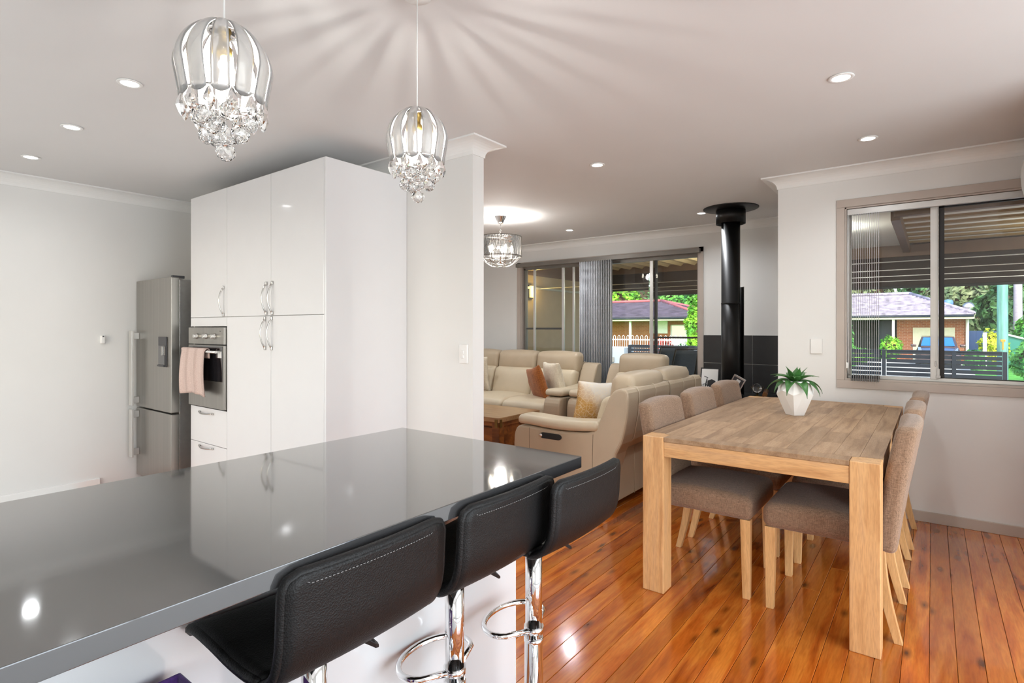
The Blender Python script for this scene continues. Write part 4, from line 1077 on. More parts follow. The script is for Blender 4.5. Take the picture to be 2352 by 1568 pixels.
# ornaments on the heater
pf = thing('photo_frame', 'framed black and white motorcycle photo leaning left of the flue', 'picture frame', (5.45, 1.72, .645))
th0 = .22
def lean(v, x0=5.40, z0=.647, a=th0): return (x0 + (v[2]) * math.sin(a) + v[0] * math.cos(a), v[1], z0 + v[2] * math.cos(a) - v[0] * math.sin(a))
def leaned(mb, **k): mb.v = [lean(v, **k) for v in mb.v]; return mb
leaned(MB().box(0, .012, 1.632, 1.812, 0, .245)).build('frame', 'blackplastic', pf)
leaned(MB().box(-.001, .002, 1.644, 1.800, .012, .233)).build('photo', 'whiteplastic', pf)
mb = MB()
for cy_, r_ in ((1.765, .034), (1.675, .034)):
    rg = [(-.0016, cy_ + (r_) * math.cos(a), .055 + r_ * math.sin(a)) for a in [2 * PI * k / 20 for k in range(20)]] + [(-.0016, cy_ + (r_ - .008) * math.cos(a), .055 + (r_ - .008) * math.sin(a)) for a in [2 * PI * k / 20 for k in range(20)]]
    mb.add(rg, [(k, (k + 1) % 20, 20 + (k + 1) % 20, 20 + k) for k in range(20)])
mb.add([(-.0017, 1.765, .055), (-.0017, 1.75, .14), (-.0017, 1.74, .14), (-.0017, 1.752, .055)], [(0, 1, 2, 3)])
mb.add([(-.0017, 1.74, .12), (-.0017, 1.70, .135), (-.0017, 1.665, .12), (-.0017, 1.66, .085), (-.0017, 1.70, .05), (-.0017, 1.74, .07)], [(0, 1, 2, 3, 4, 5)])
mb.add([(-.0018, 1.775, .165), (-.0018, 1.735, .15), (-.0018, 1.735, .143), (-.0018, 1.775, .158)], [(0, 1, 2, 3)])
leaned(mb).build('motorcycle_print', 'dark', pf)
ck = thing('table_clock', 'small round silver clock beside the motorcycle photo', 'clock', (5.36, 1.80, .645))
mb = MB(); mb.lathe([(.045, .0), (.048, -.004), (.048, -.018), (.043, -.022), (.041, -.018), (0, -.018)], 32, (5.375, 1.802, .697), True, 0); mb.build('case', 'chrome', ck)
mb = MB(); mb.lathe([(.040, -.0185), (0, -.019)], 32, (5.375, 1.802, .697), True, 0); mb.build('dial', 'potwhite', ck)
mb = MB(); mb.tube([(5.3545, 1.802, .697), (5.3545, 1.785, .715)], .0015, 5); mb.tube([(5.3545, 1.802, .697), (5.3545, 1.81, .672)], .0012, 5); mb.build('hands', 'dark', ck)
p2 = thing('photo_frame', 'small framed picture leaning right of the flue', 'picture frame', (5.30, 1.50, .645))
def tl_(v): 
    q = Matrix.Rotation(.5, 3, 'X') @ Vector((v[0], v[1], v[2])); q = Matrix.Rotation(-.15, 3, 'Y') @ q; return (5.22 + q.x, 1.455 + q.y, .68 + q.z)
mb = MB().box(0, .02, -.05, .06, 0, .17); mb.v = [tl_(v) for v in mb.v]; mb.build('frame', 'steellight', p2)
mb = MB().box(-.001, .002, -.04, .05, .012, .158); mb.v = [tl_(v) for v in mb.v]; mb.build('photo', 'darkplastic', p2)
mb = MB().box(-.0015, .002, -.015, .02, .11, .145); mb.v = [tl_(v) for v in mb.v]; mb.build('photo_highlight', 'whiteplastic', p2)
gb = thing('glass_ornament', 'clear glass lamp ornament on a dark wire stand beside black tiles', 'ornament', (5.42, 1.285, .645))
mb = MB(); mb.lathe([(.006, .672), (.02, .68), (.036, .70), (.040, .722), (.034, .745), (.018, .76), (0, .765)], 24, (5.42, 1.285, 0)); mb.build('glass_globe', 'crystal', gb)
mb = MB(); mb.lathe([(.0, .645), (.03, .645), (.03, .65), (.008, .655), (.006, .675), (0, .676)], 20, (5.42, 1.285, 0))
for k in range(4): a = PI / 2 * k + .4; mb.tube([(5.42, 1.285, .655), (5.42 + .03 * math.cos(a), 1.285 + .03 * math.sin(a), .69), (5.42 + .055 * math.cos(a), 1.285 + .055 * math.sin(a), .735)], .0018, 5)
mb.build('stand', 'brass', gb)
lgp = MB(); lgp.tube([(5.30, 1.195, .668), (5.52, 1.23, .690)], .022, 9); tag(lgp.build('firewood_stick', 'acacia'), 'split stick of firewood lying on the heater top', 'firewood')
cb = MB(); cb.tube([(3.98, 1.70, .006), (4.02, 1.66, .006), (4.0, 1.60, .006), (3.93, 1.585, .006), (3.9, 1.62, .006), (3.96, 1.66, .012), (4.08, 1.63, .006), (4.2, 1.62, .006)], .004, 6); tag(cb.build('power_cable', 'blackplastic'), 'thin black power cable coiled on floor behind two seat sofa', 'cable')

# ------------------------------------------------------------------ living room chandelier
cx_, cy_ = 4.37, 3.47
cl = thing('drum_chandelier', 'chrome drum chandelier with crystal strands hanging in living room', 'chandelier', (cx_, cy_, CEIL))
MB().lathe([(.060, CEIL), (.058, CEIL - .006), (.030, CEIL - .062), (.026, CEIL - .07), (0, CEIL - .07)], 28, (cx_, cy_, 0)).build('ceiling_canopy', 'chrome', cl)
mb = MB(); mb.tube([(cx_, cy_, CEIL - .07), (cx_, cy_, 2.22)], .004, 8); mb.tube(arc((cx_, cy_, 2.255), .016, 0, 2 * PI, 16, 'xz')[:-1], .003, 6, True); mb.tube([(cx_, cy_, 2.22), (cx_, cy_, 1.93)], .008, 10); mb.build('stem', 'chrome', cl)
R = .212
mb = MB()
for z in (2.190, 1.995): mb.lathe([(R - .004, z - .004), (R + .002, z - .004), (R + .002, z + .004), (R - .004, z + .004), (R - .004, z - .004)], 48, (cx_, cy_, 0))
for k in range(3): a = 2 * PI * k / 3 + .2; mb.tube([(cx_, cy_, 2.185), (cx_ + R * math.cos(a), cy_ + R * math.sin(a), 2.19)], .004, 6)
mb.build('drum_ring', 'aludark', cl)
rr = random.Random(2); mb = MB()
for k in range(84):
    a = 2 * PI * k / 84; pts = []
    for i in range(7): aa = a + rr.uniform(-.035, .035); pts.append((cx_ + R * math.cos(aa), cy_ + R * math.sin(aa), 1.995 + .195 * i / 6))
    mb.tube(pts, .0026, 4, False, False)
mb.build('drum_lattice', 'aludark', cl, kind='stuff')
MB().lathe([(R - .006, 1.996), (R - .006, 2.188)], 48, (cx_, cy_, 0)).build('drum_shade', 'shade', cl)
bulbp = None
for k in range(5):
    a = 2 * PI * k / 5 + .5; x, yv = cx_ + .115 * math.cos(a), cy_ + .115 * math.sin(a)
    mb = MB(); mb.tube([(cx_, cy_, 1.945), (cx_ + .05 * math.cos(a), cy_ + .05 * math.sin(a), 1.915), (cx_ + .10 * math.cos(a), cy_ + .10 * math.sin(a), 1.93), (x, yv, 1.965)], .004, 6)
    mb.lathe([(.0, 1.965), (.024, 1.966), (.026, 1.972), (.010, 1.978), (.009, 2.045), (0, 2.045)], 14, (x, yv, 0)); mb.build('lamp_arm', 'nickel', cl)
    mb = MB(); mb.lathe([(.006, 2.046), (.014, 2.06), (.015, 2.075), (.006, 2.10), (0, 2.11)], 14, (x, yv, 0)); mb.build('bulb', 'bulb', cl)
point('chandelier_light', (cx_, cy_, 2.06), 30, (1, .98, .95), .05)
dp = None
for ring, (r_, n_, z_) in enumerate(((.19, 22, 1.965), (.14, 16, 1.915), (.085, 10, 1.885))):
    for k in range(n_):
        a = 2 * PI * k / n_ + ring * .1
        if dp is None:
            mb = MB(); mb.lathe([(0, .012), (.005, .006), (.010, -.006), (.007, -.018), (0, -.026)], 6, (0, 0, 0), False); dp = mb.build('crystal_drop', 'crystal', cl); dp.location = (r_ * math.cos(a), r_ * math.sin(a), z_ - CEIL)
        else: share(dp, cl, (r_ * math.cos(a), r_ * math.sin(a), z_ - CEIL - .02 * (k % 2)), (0, 0, a))
mb = MB()
for r_, z_ in ((.14, 1.935), (.085, 1.905)): mb.lathe([(r_ + .001, z_), (r_, z_ + .002), (r_ - .001, z_), (r_, z_ - .002), (r_ + .001, z_)], 36, (cx_, cy_, 0))
for k in range(24):
    a = 2 * PI * k / 24; pts = [(cx_ + (.205 - .15 * i / 6) * math.cos(a), cy_ + (.205 - .15 * i / 6) * math.sin(a), 1.99 - .1 * math.sin(i / 6 * PI / 2)) for i in range(7)]; mb.tube(pts, .0012, 4, False, False)
mb.build('bead_strand', 'nickel', cl, kind='stuff')

# ------------------------------------------------------------------ air conditioner on short nib wall at right of the window
struct(MB().box(3.3, XD, -.76, -.655, -.02, CEIL), 'wall_right', 'wall')
ac = thing('air_conditioner', 'white split system air conditioner mounted high at right edge', 'air conditioner', (3.95, -.655, 2.1))
prof = [(-.655, 1.985), (-.47, 1.99), (-.425, 2.02), (-.41, 2.08), (-.405, 2.16), (-.415, 2.24), (-.45, 2.285), (-.655, 2.29)]
MB().prism(smooth_poly(prof, 1), 0, 3.50, 4.345).build('casing', 'whiteplastic', ac, .01)
MB().box(3.54, 4.30, -.50, -.44, 1.983, 1.992).build('louvre', 'trim', ac, .002)

# ================================================================== outside
G = -.45
gr = struct(MB().box(12.4, 110, -70, 90, G - .3, G), 'floor_lawn', 'grass')
struct(MB().box(13, 22, -70, 90, G - .25, G + .01), 'floor_street', 'road')
struct(MB().box(22, 37.5, -1.25, 2.8, G - .25, G + .012), 'floor_driveway', 'drive')
struct(MB().box(4.66, 12.4, -6, 9, -.3, -.06), 'floor_verandah', 'deck')
# exterior skin of the house walls
# verandah ceiling
mb = MB(); mb.box(4.66, 6.55, -4, 2.0, 2.44, 2.50); mb.box(6.55, 9.5, .33, 2.0, 2.44, 2.50)
struct(mb, 'ceiling_soffit', 'soffit')
sh = thing('verandah_roof', 'tan ribbed verandah roof sheet with dark beams outside the windows', 'roof', (8, 1, 2.45))
mb = MB(); n = 0
x = 6.62
while x < 9.6:
    mb.prism([(x, 2.462), (x + .02, 2.440), (x + .12, 2.440), (x + .14, 2.462)], 1, -4, .26); x += .38
mb.build('roof_rib', 'ribtan', sh); MB().box(6.62, 9.64, -4, .26, 2.462, 2.475).build('roof_sheet', 'soffit', sh)
mb = MB(); yv = 2.02
while yv < 6.2:
    mb.prism([(yv, 2.40), (yv + .05, 2.36), (yv + .10, 2.40), (yv + .24, 2.40), (yv + .24, 2.412), (yv, 2.412)], 0, 6.30, 9.55); yv += .24
mb.build('ribbed_sheet', 'tansheet', sh)
for (a, b, c, d, e, f_) in ((6.55, 6.62, -4, .30, 2.36, 2.44), (6.60, 9.5, .25, .33, 2.33, 2.44), (9.50, 9.62, -4, 6.3, 2.28, 2.44), (7.6, 7.66, 2.0, 6.2, 2.28, 2.355)):
    MB().box(a, b, c, d, e, f_).build('beam', 'beam', sh, .003)
struct(MB().box(6.27, 8.8, 5.0, 5.12, -.06, 2.10), 'wall_verandah', 'rendercream')
MB().box(6.27, 9.6, 4.98, 5.14, 2.10, 2.35).build('wall_beam', 'beam', sh, .003)
ob = thing('outdoor_blind', 'dark brown outdoor blind half lowered along verandah edge outside dining window', 'blind', (9.55, -.9, 2.28), 'outdoor blinds')
MB().box(9.535, 9.545, -3.4, 1.55, 1.865, 2.47).build('blind_fabric', 'outblind', ob); MB().box(9.52, 9.56, -3.4, 1.55, 1.835, 1.870).build('bottom_bar', 'blackseal', ob, .004)
ob = thing('outdoor_blind', 'dark brown outdoor blind half lowered outside living room sliding door', 'blind', (9.55, 3.7, 2.28), 'outdoor blinds')
MB().box(9.535, 9.545, 1.65, 4.1, 1.885, 2.40).build('blind_fabric', 'outblind', ob); MB().box(9.52, 9.56, 1.65, 4.1, 1.86, 1.89).build('bottom_bar', 'blackseal', ob, .004)
MB().box(9.535, 9.545, 4.12, 4.98, 1.965, 2.40).build('blind_fabric', 'outblind', ob)
vl = thing('verandah_fill_disc', 'round white glowing disc added under the verandah ceiling to brighten it', 'lamp', (7.4, .9, 2.44), 'added verandah fill')  # disc and points added to brighten the dark verandah
MB().lathe([(.13, 2.44), (.13, 2.42), (.10, 2.40), (0, 2.395)], 28, (7.4, .9, 0)).build('diffuser', 'downglow', vl)
for q in ((7.4, .9, 2.33), (8.2, -1.4, 1.9), (8.6, 2.6, 1.9)): point('verandah_fill', q, 30, (1, .93, .82), .1)  # added fill points, two of them without any fixture
cln = thing('clothesline', 'white clothesline wires strung along the verandah', 'clothesline', (8, 0, 1.9))
for k, xx in enumerate((6.35, 7.25, 8.1, 8.95)):
    if k == 0: a, b = -3.2, .8
    else: a, b = -3.2, 4.95
    MB().tube([(xx, a, 1.9), (xx, b, 1.9)], .0045, 6).build('wire', 'white', cln)
for yv in (-3.22, 4.96): MB().box(6.3, 9.0, yv - .015, yv + .015, 1.885, 1.915).build('end_bar', 'alu', cln)
wlp = thing('wall_lamp', 'glowing yellow rectangular lamp on the verandah end wall', 'lamp', (7.01, 4.99, 1.84))
MB().box(6.96, 7.07, 4.965, 4.999, 1.735, 1.945).build('backplate', 'blackseal', wlp, .002)
MB().box(6.975, 7.055, 4.93, 4.964, 1.75, 1.93).build('glass_diffuser', emit('amber_glow', '#ffcf6a', 5), wlp, .004)
point('wall_lamp_light', (7.01, 4.86, 1.84), 7, (1, .66, .2), .05)
# outdoor sling chairs
def sling():
    t = thing('sling_chair', '', 'outdoor chair', (0, 0, 0), 'black sling chairs on the verandah')
    mb = MB()
    for sx in (-.27, .27):
        mb.tube([(sx, .26, -.05), (sx, .28, .36), (sx, -.18, .34), (sx, -.40, .98)], .014, 8); mb.tube([(sx, -.30, -.05), (sx, -.22, .33)], .014, 8); mb.tube([(sx, .27, .58), (sx, -.27, .62)], .014, 8); mb.tube([(sx, .27, .36), (sx, .27, .58)], .012, 8)
    mb.tube([(-.27, -.40, .98), (.27, -.40, .98)], .014, 8); mb.build('frame', 'blackseal', t)
    MB().shell(lambda u, v: (-.255 + .51 * u, *((.26 - .43 * v / .45, .35 - .01 * v) if v < .45 else (-.17 - .22 * (v - .45) / .55, .34 + .62 * (v - .45) / .55))), 4, 20, .004).build('sling_seat', fabric('navy_mesh', '#27303c', '#4a5866', 300, .1), t)
    return t
sl = sling(); sl['label'] = 'left black sling chair seen through the sliding door'; sl.location = (7.9, 3.05, 0); sl.rotation_euler = (0, 0, -.5)
dup(sl, (8.6, 3.55, 0), -.5, 'middle black sling chair seen through sliding door'); dup(sl, (7.2, 2.35, 0), -.8, 'right lower sling chair beside sliding door jamb')
# front slat fence
fe = thing('slat_fence', 'low dark navy horizontal slat fence along the front boundary', 'fence', (12, 2, G + .1))
ps = None
segs = [(-.90, -.30), (-.28, .66), (.74, 1.55), (1.60, 2.5), (2.55, 3.3), (4.14, 4.85), (4.9, 5.62)]
for a, b in segs:
    for k in range(15):
        z = .82 - k * .078
        if z < -.35: break
        MB().box(12.0, 12.02, a, b, z, z + .062).build('slat', 'slat', fe)
for yv in (-.935, -.29, .70, 1.575, 2.525, 3.34, 4.10, 4.875, 5.66): MB().box(11.98, 12.04, yv - .028, yv + .028, -.45, .885).build('post', 'slat', fe)
for a, b in ((-.90, 3.34), (4.12, 5.66)): MB().box(11.985, 12.035, a, b, .872, .89).build('top_rail', 'slat', fe)
for lab, a, b in (('pale rendered gate pillar with lamp, left of living room view', 5.70, 6.4), ('pale rendered gate pillar with small lamp, right of slatted gate', 3.38, 4.08)):
    pg = thing('gate_pillar', lab, 'pillar', (12, (a + b) / 2, G), 'rendered gate pillars')
    MB().box(11.8, 12.3, a, b, G, .83).build('pillar', 'render', pg, .01); MB().box(11.76, 11.8, (a + b) / 2 - .1, (a + b) / 2 + .1, .48, .60).build('wall_light', 'steellight', pg, .005)
# street power pole, palm
pp = thing('power_pole', 'green treated timber power pole beyond slatted fence', 'pole', (18.66, -1.41, G))
MB().lathe([(.115, G), (.11, 1.5), (.105, 4), (.10, 7.5)], 18, (18.66, -1.41, 0)).build('pole_shaft', 'pole', pp)
mb = MB(); mb.box(18.535, 18.56, -1.455, -1.365, .94, .99); mb.box(18.535, 18.56, -1.425, -1.395, .74, .94); mb.build('orange_mark', plain('orange_paint', '#e08a2c', .6), pp)
pt = MB(); pt.lathe([(.24, G), (.21, 1), (.19, 3), (.18, 8)], 14, (42, -3.82, 0)); tag(pt.build('palm_trunk', 'palm'), 'smooth grey palm trunk right of the power pole', 'palm')

# foliage
def leaf_cloud(c, r, n, size, mat, name, parent, seed=0, floor=None):
    rg = random.Random(seed); vs = []; fs = []
    for i in range(n):
        while True:
            p = Vector((rg.uniform(-1, 1), rg.uniform(-1, 1), rg.uniform(-1, 1)))
            if .25 < p.length < 1: break
        k = .72 + .38 * noise.noise(p.normalized() * 2.2 + Vector((seed, 0, 0))); p = p.normalized() * (p.length ** .35) * k
        q = Vector((c[0] + p.x * r[0], c[1] + p.y * r[1], c[2] + p.z * r[2]))
        if floor is not None and q.z < floor: q.z = floor + rg.random() * .2
        nrm = (p + Vector((rg.uniform(-.7, .7), rg.uniform(-.7, .7), rg.uniform(-.3, .9)))).normalized(); u = nrm.orthogonal().normalized(); u = Matrix.Rotation(rg.uniform(0, 6.28), 3, nrm) @ u; w_ = nrm.cross(u); s_ = size * rg.uniform(.6, 1.3)
        b = len(vs); vs += [q - u * s_, q - w_ * s_ * .45, q + u * s_, q + w_ * s_ * .45]; fs.append((b, b + 1, b + 2, b + 3))
    mb = MB(); mb.add(vs, fs); return mb.build(name, mat, parent)
def tree(name, label, cat, c, r, n, size, mat, trunk=True, group=None, seed=0, core=True):
    t = thing(name, label, cat, (c[0], c[1], G), group)
    leaf_cloud(c, r, n, size, mat, 'foliage', t, seed, G + .05)
    if core:
        bm = bmesh.new(); bmesh.ops.create_icosphere(bm, subdivisions=2, radius=1)
        mb = MB(); mb.add([(c[0] + v.co.x * r[0] * .55, c[1] + v.co.y * r[1] * .55, max(G, c[2] + v.co.z * r[2] * .55)) for v in bm.verts], [[v.index for v in f.verts] for f in bm.faces], True); bm.free(); mb.build('inner_branches', 'bark', t)
    if trunk: MB().tube([(c[0], c[1], G), (c[0] + .1, c[1] - .1, c[2])], [max(.06, r[0] * .07), max(.04, r[0] * .04)], 9).build('trunk', 'bark', t)
    return t
def hip_house(t, x0, x1, y0, y1, ze, ry0, ry1, xr, zr, courses, mat_tile, mat_ridge, wall_mat, side=False):
    """eaves x0..x1, y0..y1 at ze; ridge at (xr, ry0..ry1, zr)."""
    mb = MB()
    def plane(a, b, c, d):     # a,b eave ends; d,c ridge ends
        for k in range(courses):
            u0, u1 = k / courses, (k + 1) / courses
            A = a.lerp(d, u0); B = b.lerp(c, u0); C_ = b.lerp(c, u1); D = a.lerp(d, u1)
            o_ = (A - D).normalized() * .09 if (A - D).length > 1e-6 else Vector((0, 0, 0)); hi = Vector((0, 0, .14)); mi = Vector((0, 0, .08)); lo = Vector((0, 0, .03)); A2 = A + o_; B2 = B + o_
            mb.add([A2 + hi, B2 + hi, C_ + lo * 2, D + lo * 2, A2 + mi, B2 + mi, A + mi, B + mi, A - lo, B - lo], [(0, 1, 2, 3), (0, 4, 5, 1), (4, 6, 7, 5), (6, 8, 9, 7)])
    E = [Vector((x0, y0, ze)), Vector((x0, y1, ze)), Vector((x1, y1, ze)), Vector((x1, y0, ze))]; R0 = Vector((xr, ry0, zr)); R1 = Vector((xr, ry1, zr))
    plane(E[1], E[0], R0, R1); plane(E[0], E[3], R0, R0); plane(E[2], E[1], R1, R1); plane(E[3], E[2], R1, R0)
    mb.build('roof_tiles', mat_tile, t, kind='stuff')
    mr = MB()
    for a, b in ((R0, R1), (E[0], R0), (E[3], R0), (E[1], R1), (E[2], R1)): mr.tube([a + Vector((0, 0, .13)), b + Vector((0, 0, .13))], .10, 6)
    mr.build('ridge_capping', mat_ridge, t)
    mf = MB(); mf.box(x0 - .02, x0 + .03, y0, y1, ze - .16, ze + .01); mf.box(x0, x1, y0 - .02, y0 + .03, ze - .16, ze + .01); mf.box(x0 + .03, x1, y0 + .03, y1, ze - .16, ze - .13); mf.build('fascia', 'fascia', t)
    MB().tube([(x0 - .06, y0, ze - .01), (x0 - .06, y1, ze - .01)], .06, 8).build('gutter', 'slat', t)
# house A seen through the sliding door
ha = thing('house', 'house with slate roof and red ridge tiles seen through sliding door', 'house', (34, 15, G))
hip_house(ha, 32, 41, 10.4, 26, 1.90, 14.9, 24, 36.5, 3.05, 14, 'rooftile2', 'ridge', None)
MB().box(34.0, 40.5, 10.9, 24, G, 1.77).build('front_wall', 'brickorange', ha)
MB().box(33.96, 34.0, 11.2, 13.2, .1, 1.5).build('window', 'steellight', ha)
mb = MB(); mb.box(33.93, 33.96, 11.2, 13.2, 1.44, 1.5); mb.box(33.93, 33.96, 11.2, 13.2, .1, .16); [mb.box(33.93, 33.96, yy, yy + .06, .1, 1.5) for yy in (11.2, 12.17, 13.14)]; mb.build('window_frame', 'white', ha)
MB().box(33.9, 34.0, 13.4, 14.6, .95, 1.77).build('cladding_panel', 'white', ha)
for yy in (15.15, 18.3): MB().box(32.3, 32.42, yy, yy + .12, G, 1.74).build('verandah_post', 'white', ha)
MB().box(32.4, 33.9, 13.7, 14.0, G, .1).build('garden_wall', 'brickorange', ha)
fw = thing('sheet_fence', 'white sheet side fence right of the orange brick house', 'fence', (30, 11.5, G))
for k in range(9): MB().box(30.0, 30.03, 10.05 + .27 * k, 10.05 + .27 * k + .255, G, .62 if True else 1).build('panel', 'white', fw)
MB().box(29.98, 30.05, 10.0, 12.5, .62, .67).build('top_rail', 'white', fw)
fp = thing('picket_fence', 'white looped top picket fence across the street', 'fence', (24, 9.5, G))
mb = MB(); pk = None
for k in range(62):
    yy = 7.9 + k * .115
    m1 = MB(); m1.tube([(24, 0, G), (24, 0, .84)] + ([(24, .0, .88), (24, .03, .93), (24, .0575, .945), (24, .085, .93), (24, .115, .88), (24, .115, .84)] if k % 2 == 0 else []), .012, 5)
    if pk is None or k == 1:
        m1.v = [(v[0], v[1] + yy, v[2]) for v in m1.v]; o = m1.build('picket', 'white', fp)
        if k == 0: pk = o
        else: pk1 = o
    else:
        src = pk if k % 2 == 0 else pk1; base = 7.9 if k % 2 == 0 else 7.9 + .115
        c = src.copy(); COL.objects.link(c); c.parent = fp; c.location = (0, yy - base, 0)
for z in (.0, .72): MB().box(23.985, 24.015, 7.8, 15.1, z, z + .05).build('rail', 'white', fp)
# house B seen through the dining window
hb = thing('house', 'brick bungalow with pale mottled tile roof and garage seen through dining window', 'house', (38, 3.5, G))
hip_house(hb, 36, 45, -1.65, 9, 1.92, 1.07, 7.5, 40.5, 3.21, 16, 'rooftile', 'rooftile', None)
MB().box(37.6, 44.5, -1.42, 1.59, G, 1.80).build('brick_wall', 'brick', hb)
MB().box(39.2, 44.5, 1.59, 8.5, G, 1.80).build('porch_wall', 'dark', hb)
MB().box(37.54, 37.6, -.94, .863, G, 1.31).build('garage_door', 'door', hb)
for k in range(1, 5): pass
MB().box(36.3, 36.42, 1.63, 1.75, G, 1.82).build('porch_post', 'white', hb)
MB().tube([(37.45, -1.45, G), (37.45, -1.45, 1.75)], .07, 8).build('downpipe', 'white', hb)
MB().box(38.2, 38.24, 1.9, 2.5, .3, 1.7).build('lattice_screen', 'slat', hb)
mb = MB(); mb.lathe([(.22, 2.45), (.24, 2.72), (.20, 2.85), (.0, 2.9)], 16, (39.5, -.69, 0)); mb.build('roof_vent', plain('blue_vent', '#5f86c4', .5), hb)
mb = MB(); mb.tube([(37.6, -1.55, 2.0), (37.6, -1.55, 2.4)], .02, 6); mb.lathe([(0, 0), (.16, .03), (.26, .10)], 16, (37.6, -1.5, 2.4), True, 0); mb.build('satellite_dish', 'steellight', hb)
# car on the drive
car = thing('parked_car', 'bronze brown car parked nose out before the garage door', 'car', (31.2, -.18, G))
cy0 = -.18
def ring(x, w, z0, z1, zm): return [(x, cy0 - w, z0), (x, cy0 - w - .05, zm), (x, cy0 - w + .06, z1), (x, cy0, z1 + .03), (x, cy0 + w - .06, z1), (x, cy0 + w + .05, zm), (x, cy0 + w, z0)]
MB().loft([ring(30.0, .72, G + .35, G + .72, G + .5), ring(30.1, .86, G + .22, G + .88, G + .6), ring(31.0, .90, G + .2, G + 1.02, G + .7), ring(34.2, .90, G + .2, G + 1.05, G + .75), ring(34.5, .80, G + .3, G + .9, G + .6)], False).build('body', 'carpaint', car, .03)
def cab(x, w, z): return [(x, cy0 - w, G + 1.0), (x + .0, cy0 - w * .82, z), (x, cy0, z + .03), (x, cy0 + w * .82, z), (x, cy0 + w, G + 1.0)]
MB().loft([cab(31.0, .84, G + 1.03), cab(31.75, .84, G + 1.56), cab(33.4, .84, G + 1.6), cab(34.2, .82, G + 1.1)]).build('cabin', 'carpaint', car, .03)
MB().add([(31.04, cy0 - .70, G + 1.10), (31.04, cy0 + .70, G + 1.10), (31.66, cy0 + .60, G + 1.52), (31.66, cy0 - .60, G + 1.52), (31.08, cy0 - .70, G + 1.08), (31.08, cy0 + .70, G + 1.08), (31.7, cy0 + .60, G + 1.5), (31.7, cy0 - .60, G + 1.5)], [(0, 1, 2, 3), (7, 6, 5, 4), (0, 4, 5, 1), (3, 2, 6, 7), (0, 3, 7, 4), (1, 5, 6, 2)]).build('windscreen', 'carglass', car)
for s_ in (-1, 1):
    MB().soft((31.25, cy0 + s_ * 1.02, G + 1.10), (.06, .12, .075), .05).build('wing_mirror', 'carpaint', car)
    MB().soft((30.12, cy0 + s_ * .66, G + .74), (.06, .16, .07), .05).build('headlamp', 'carlamp', car)
    for x in (30.75, 33.6): MB().lathe([(.0, -.1), (.33, -.1), (.34, -.05), (.34, .05), (.33, .1), (0, .1)], 24, (x, cy0 + s_ * .82, G + .34), True, 1).build('wheel', 'blackseal', car)
MB().box(29.97, 30.02, cy0 - .4, cy0 + .4, G + .5, G + .66).build('grille', 'blackseal', car)
car.scale = (.86, .86, .86)
# plants and trees
tree('bush', 'round lime green bush in front of the bungalow post', 'bush', (30, 1.49, .42), (.55, .56, .68), 1500, .06, 'leaf2', False, seed=1)
tree('bush', 'tall green shrub at left edge of dining window view', 'bush', (26, 3.1, .7), (.8, .75, 1.3), 1800, .08, 'leaf3', False, seed=2)
tree('bush', 'low green hedge plants behind the stacked blind', 'bush', (28, 2.7, .1), (.6, 1.0, .45), 1200, .07, 'leaf2', False, seed=3)
tree('bush', 'yellow green shrub left of the power pole', 'bush', (33, -2.2, .45), (.6, .7, .95), 1800, .08, 'leaf4', False, seed=4)
tree('bush', 'flowering green hedge right of the power pole', 'bush', (22.5, -2.5, .35), (1.2, .85, .9), 3000, .07, 'leaf3', False, seed=5)
tree('bush', 'spiky light green plant at corner of the bungalow', 'bush', (29, -1.35, .0), (.5, .4, .5), 900, .10, 'leaf3', False, seed=6)
tree('bush', 'red flowered shrub beside white picket fence', 'bush', (27, 11.0, .3), (.6, .8, .65), 1200, .07, 'flower', False, seed=7, core=True)
tree('bush', 'tall leafy shrub at right edge of sliding door view', 'bush', (22, 7.45, 1.15), (.6, .55, 1.7), 3600, .085, 'leaf2', False, seed=8)
tree('bush', 'low green shrub behind right part of the picket fence', 'bush', (25.5, 9.1, .2), (.5, .6, .5), 900, .07, 'leaf3', False, seed=9)
shd = thing('shed', 'teal metal shed roof behind the hedge', 'shed', (35.5, -3.3, G))
MB().prism([(-2.0, G), (-2.0, .62), (-2.6, 1.0), (-4.6, .35), (-4.6, G)], 0, 34.5, 36.5).build('shed_body', 'teal', shd)
mb = MB(); mb.tube([(34.45, -1.95, .62), (34.45, -2.6, 1.03)], .05, 5); mb.tube([(34.45, -2.6, 1.03), (34.45, -4.6, .38)], .05, 5); mb.build('barge_board', 'white', shd)
nf = thing('sheet_fence', 'dark blue sheet fence beside the brick bungalow', 'fence', (37, -3.2, G))
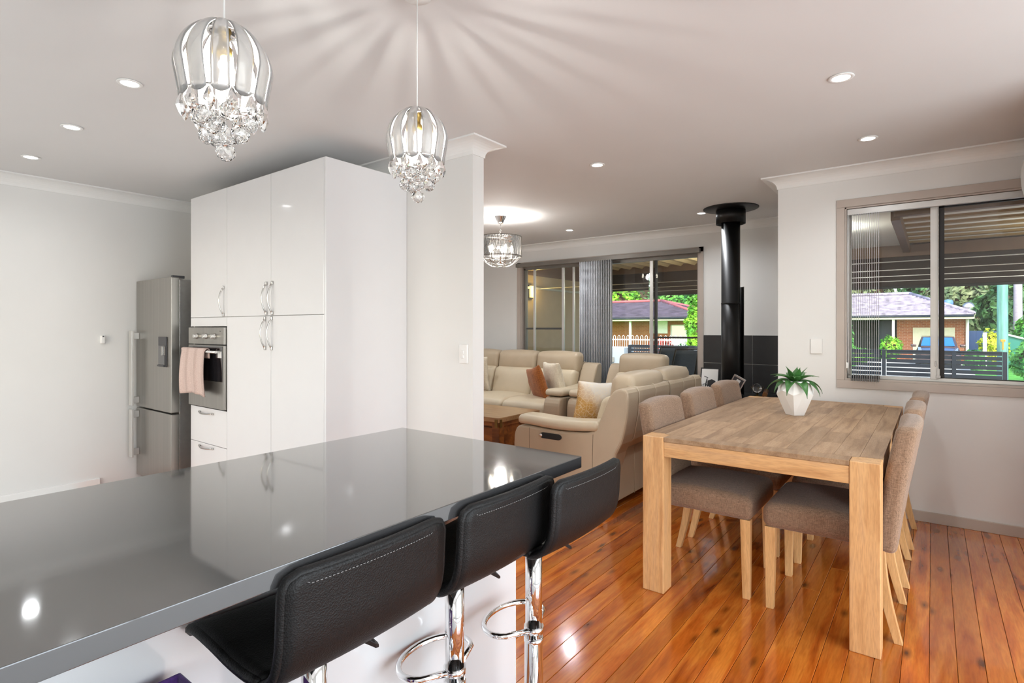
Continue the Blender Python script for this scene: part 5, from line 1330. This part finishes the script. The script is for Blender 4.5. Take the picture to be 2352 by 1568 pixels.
for k in range(5): MB().box(37.7, 37.74, -1.5 - .3 * (k + 1), -1.5 - .3 * k - .01, G, 1.15).build('panel', 'navy', nf)
gp = thing('garden_gate_post', 'weathered white gate post near the blue fence', 'post', (30, -1.72, G))
MB().box(30, 30.12, -1.78, -1.66, G, 1.1).build('post', 'white', gp, .01)
trees = [((50, 4.5, 3.2), (3.6, 3.2, 5), 'leaf5', 'olive tree tops behind left part of bungalow roof'), ((60, 0, 3.6), (4, 4.0, 5.5), 'leaf1', 'dark tree mass behind bungalow ridge'), ((50, -1.6, 2.8), (3.4, 2.4, 3.8), 'leaf5', 'olive tree behind satellite dish'),
         ((44.5, -4.0, 2.2), (2, 2.2, 3.0), 'leaf1', 'dark round tree left of power pole'), ((53, -7.6, 3.2), (4, 3.2, 4.6), 'leaf2', 'bright lime tree behind palm trunk'), ((70, -4, 5), (4, 6, 6.5), 'leaf1', 'tall dark tree farthest behind the bungalow'),
         ((40, -4.4, .9), (1.6, 1.2, 1.5), 'leaf3', 'mid green shrub mass behind power pole'), ((52, 25.5, 3), (4, 2.8, 5), 'leaf2', 'bright tree behind left part of red ridge roof'), ((53, 19.8, 3.4), (4, 2.6, 4.6), 'leaf3', 'green tree behind middle of red ridge roof'),
         ((64, 29, 3.6), (5, 5, 6), 'leaf1', 'dark tree behind far left of red ridge roof'), ((64, 20.5, 4.2), (4, 3.2, 6), 'leaf5', 'olive tree behind right of red ridge roof'), ((47, 15.5, 2.6), (2.4, 1.7, 3.6), 'leaf3', 'green tree between the two houses'), ((40, -9.5, .8), (2.2, 3, 1.7), 'leaf3', 'green hedge mass at right edge behind shed'),
         ((74, 24, 5), (4, 6, 7.5), 'leaf1', 'tall dark tree behind gap between houses')]
for i, (c, r, m_, lb) in enumerate(trees): tree('tree', lb, 'tree', c, r, 3600, .26, m_, True, 'trees beyond the houses', 20 + i)
print('OBJECTS', len(SC.objects), 'TRIS', sum(len(o.data.polygons) for o in SC.objects if o.type == 'MESH'))
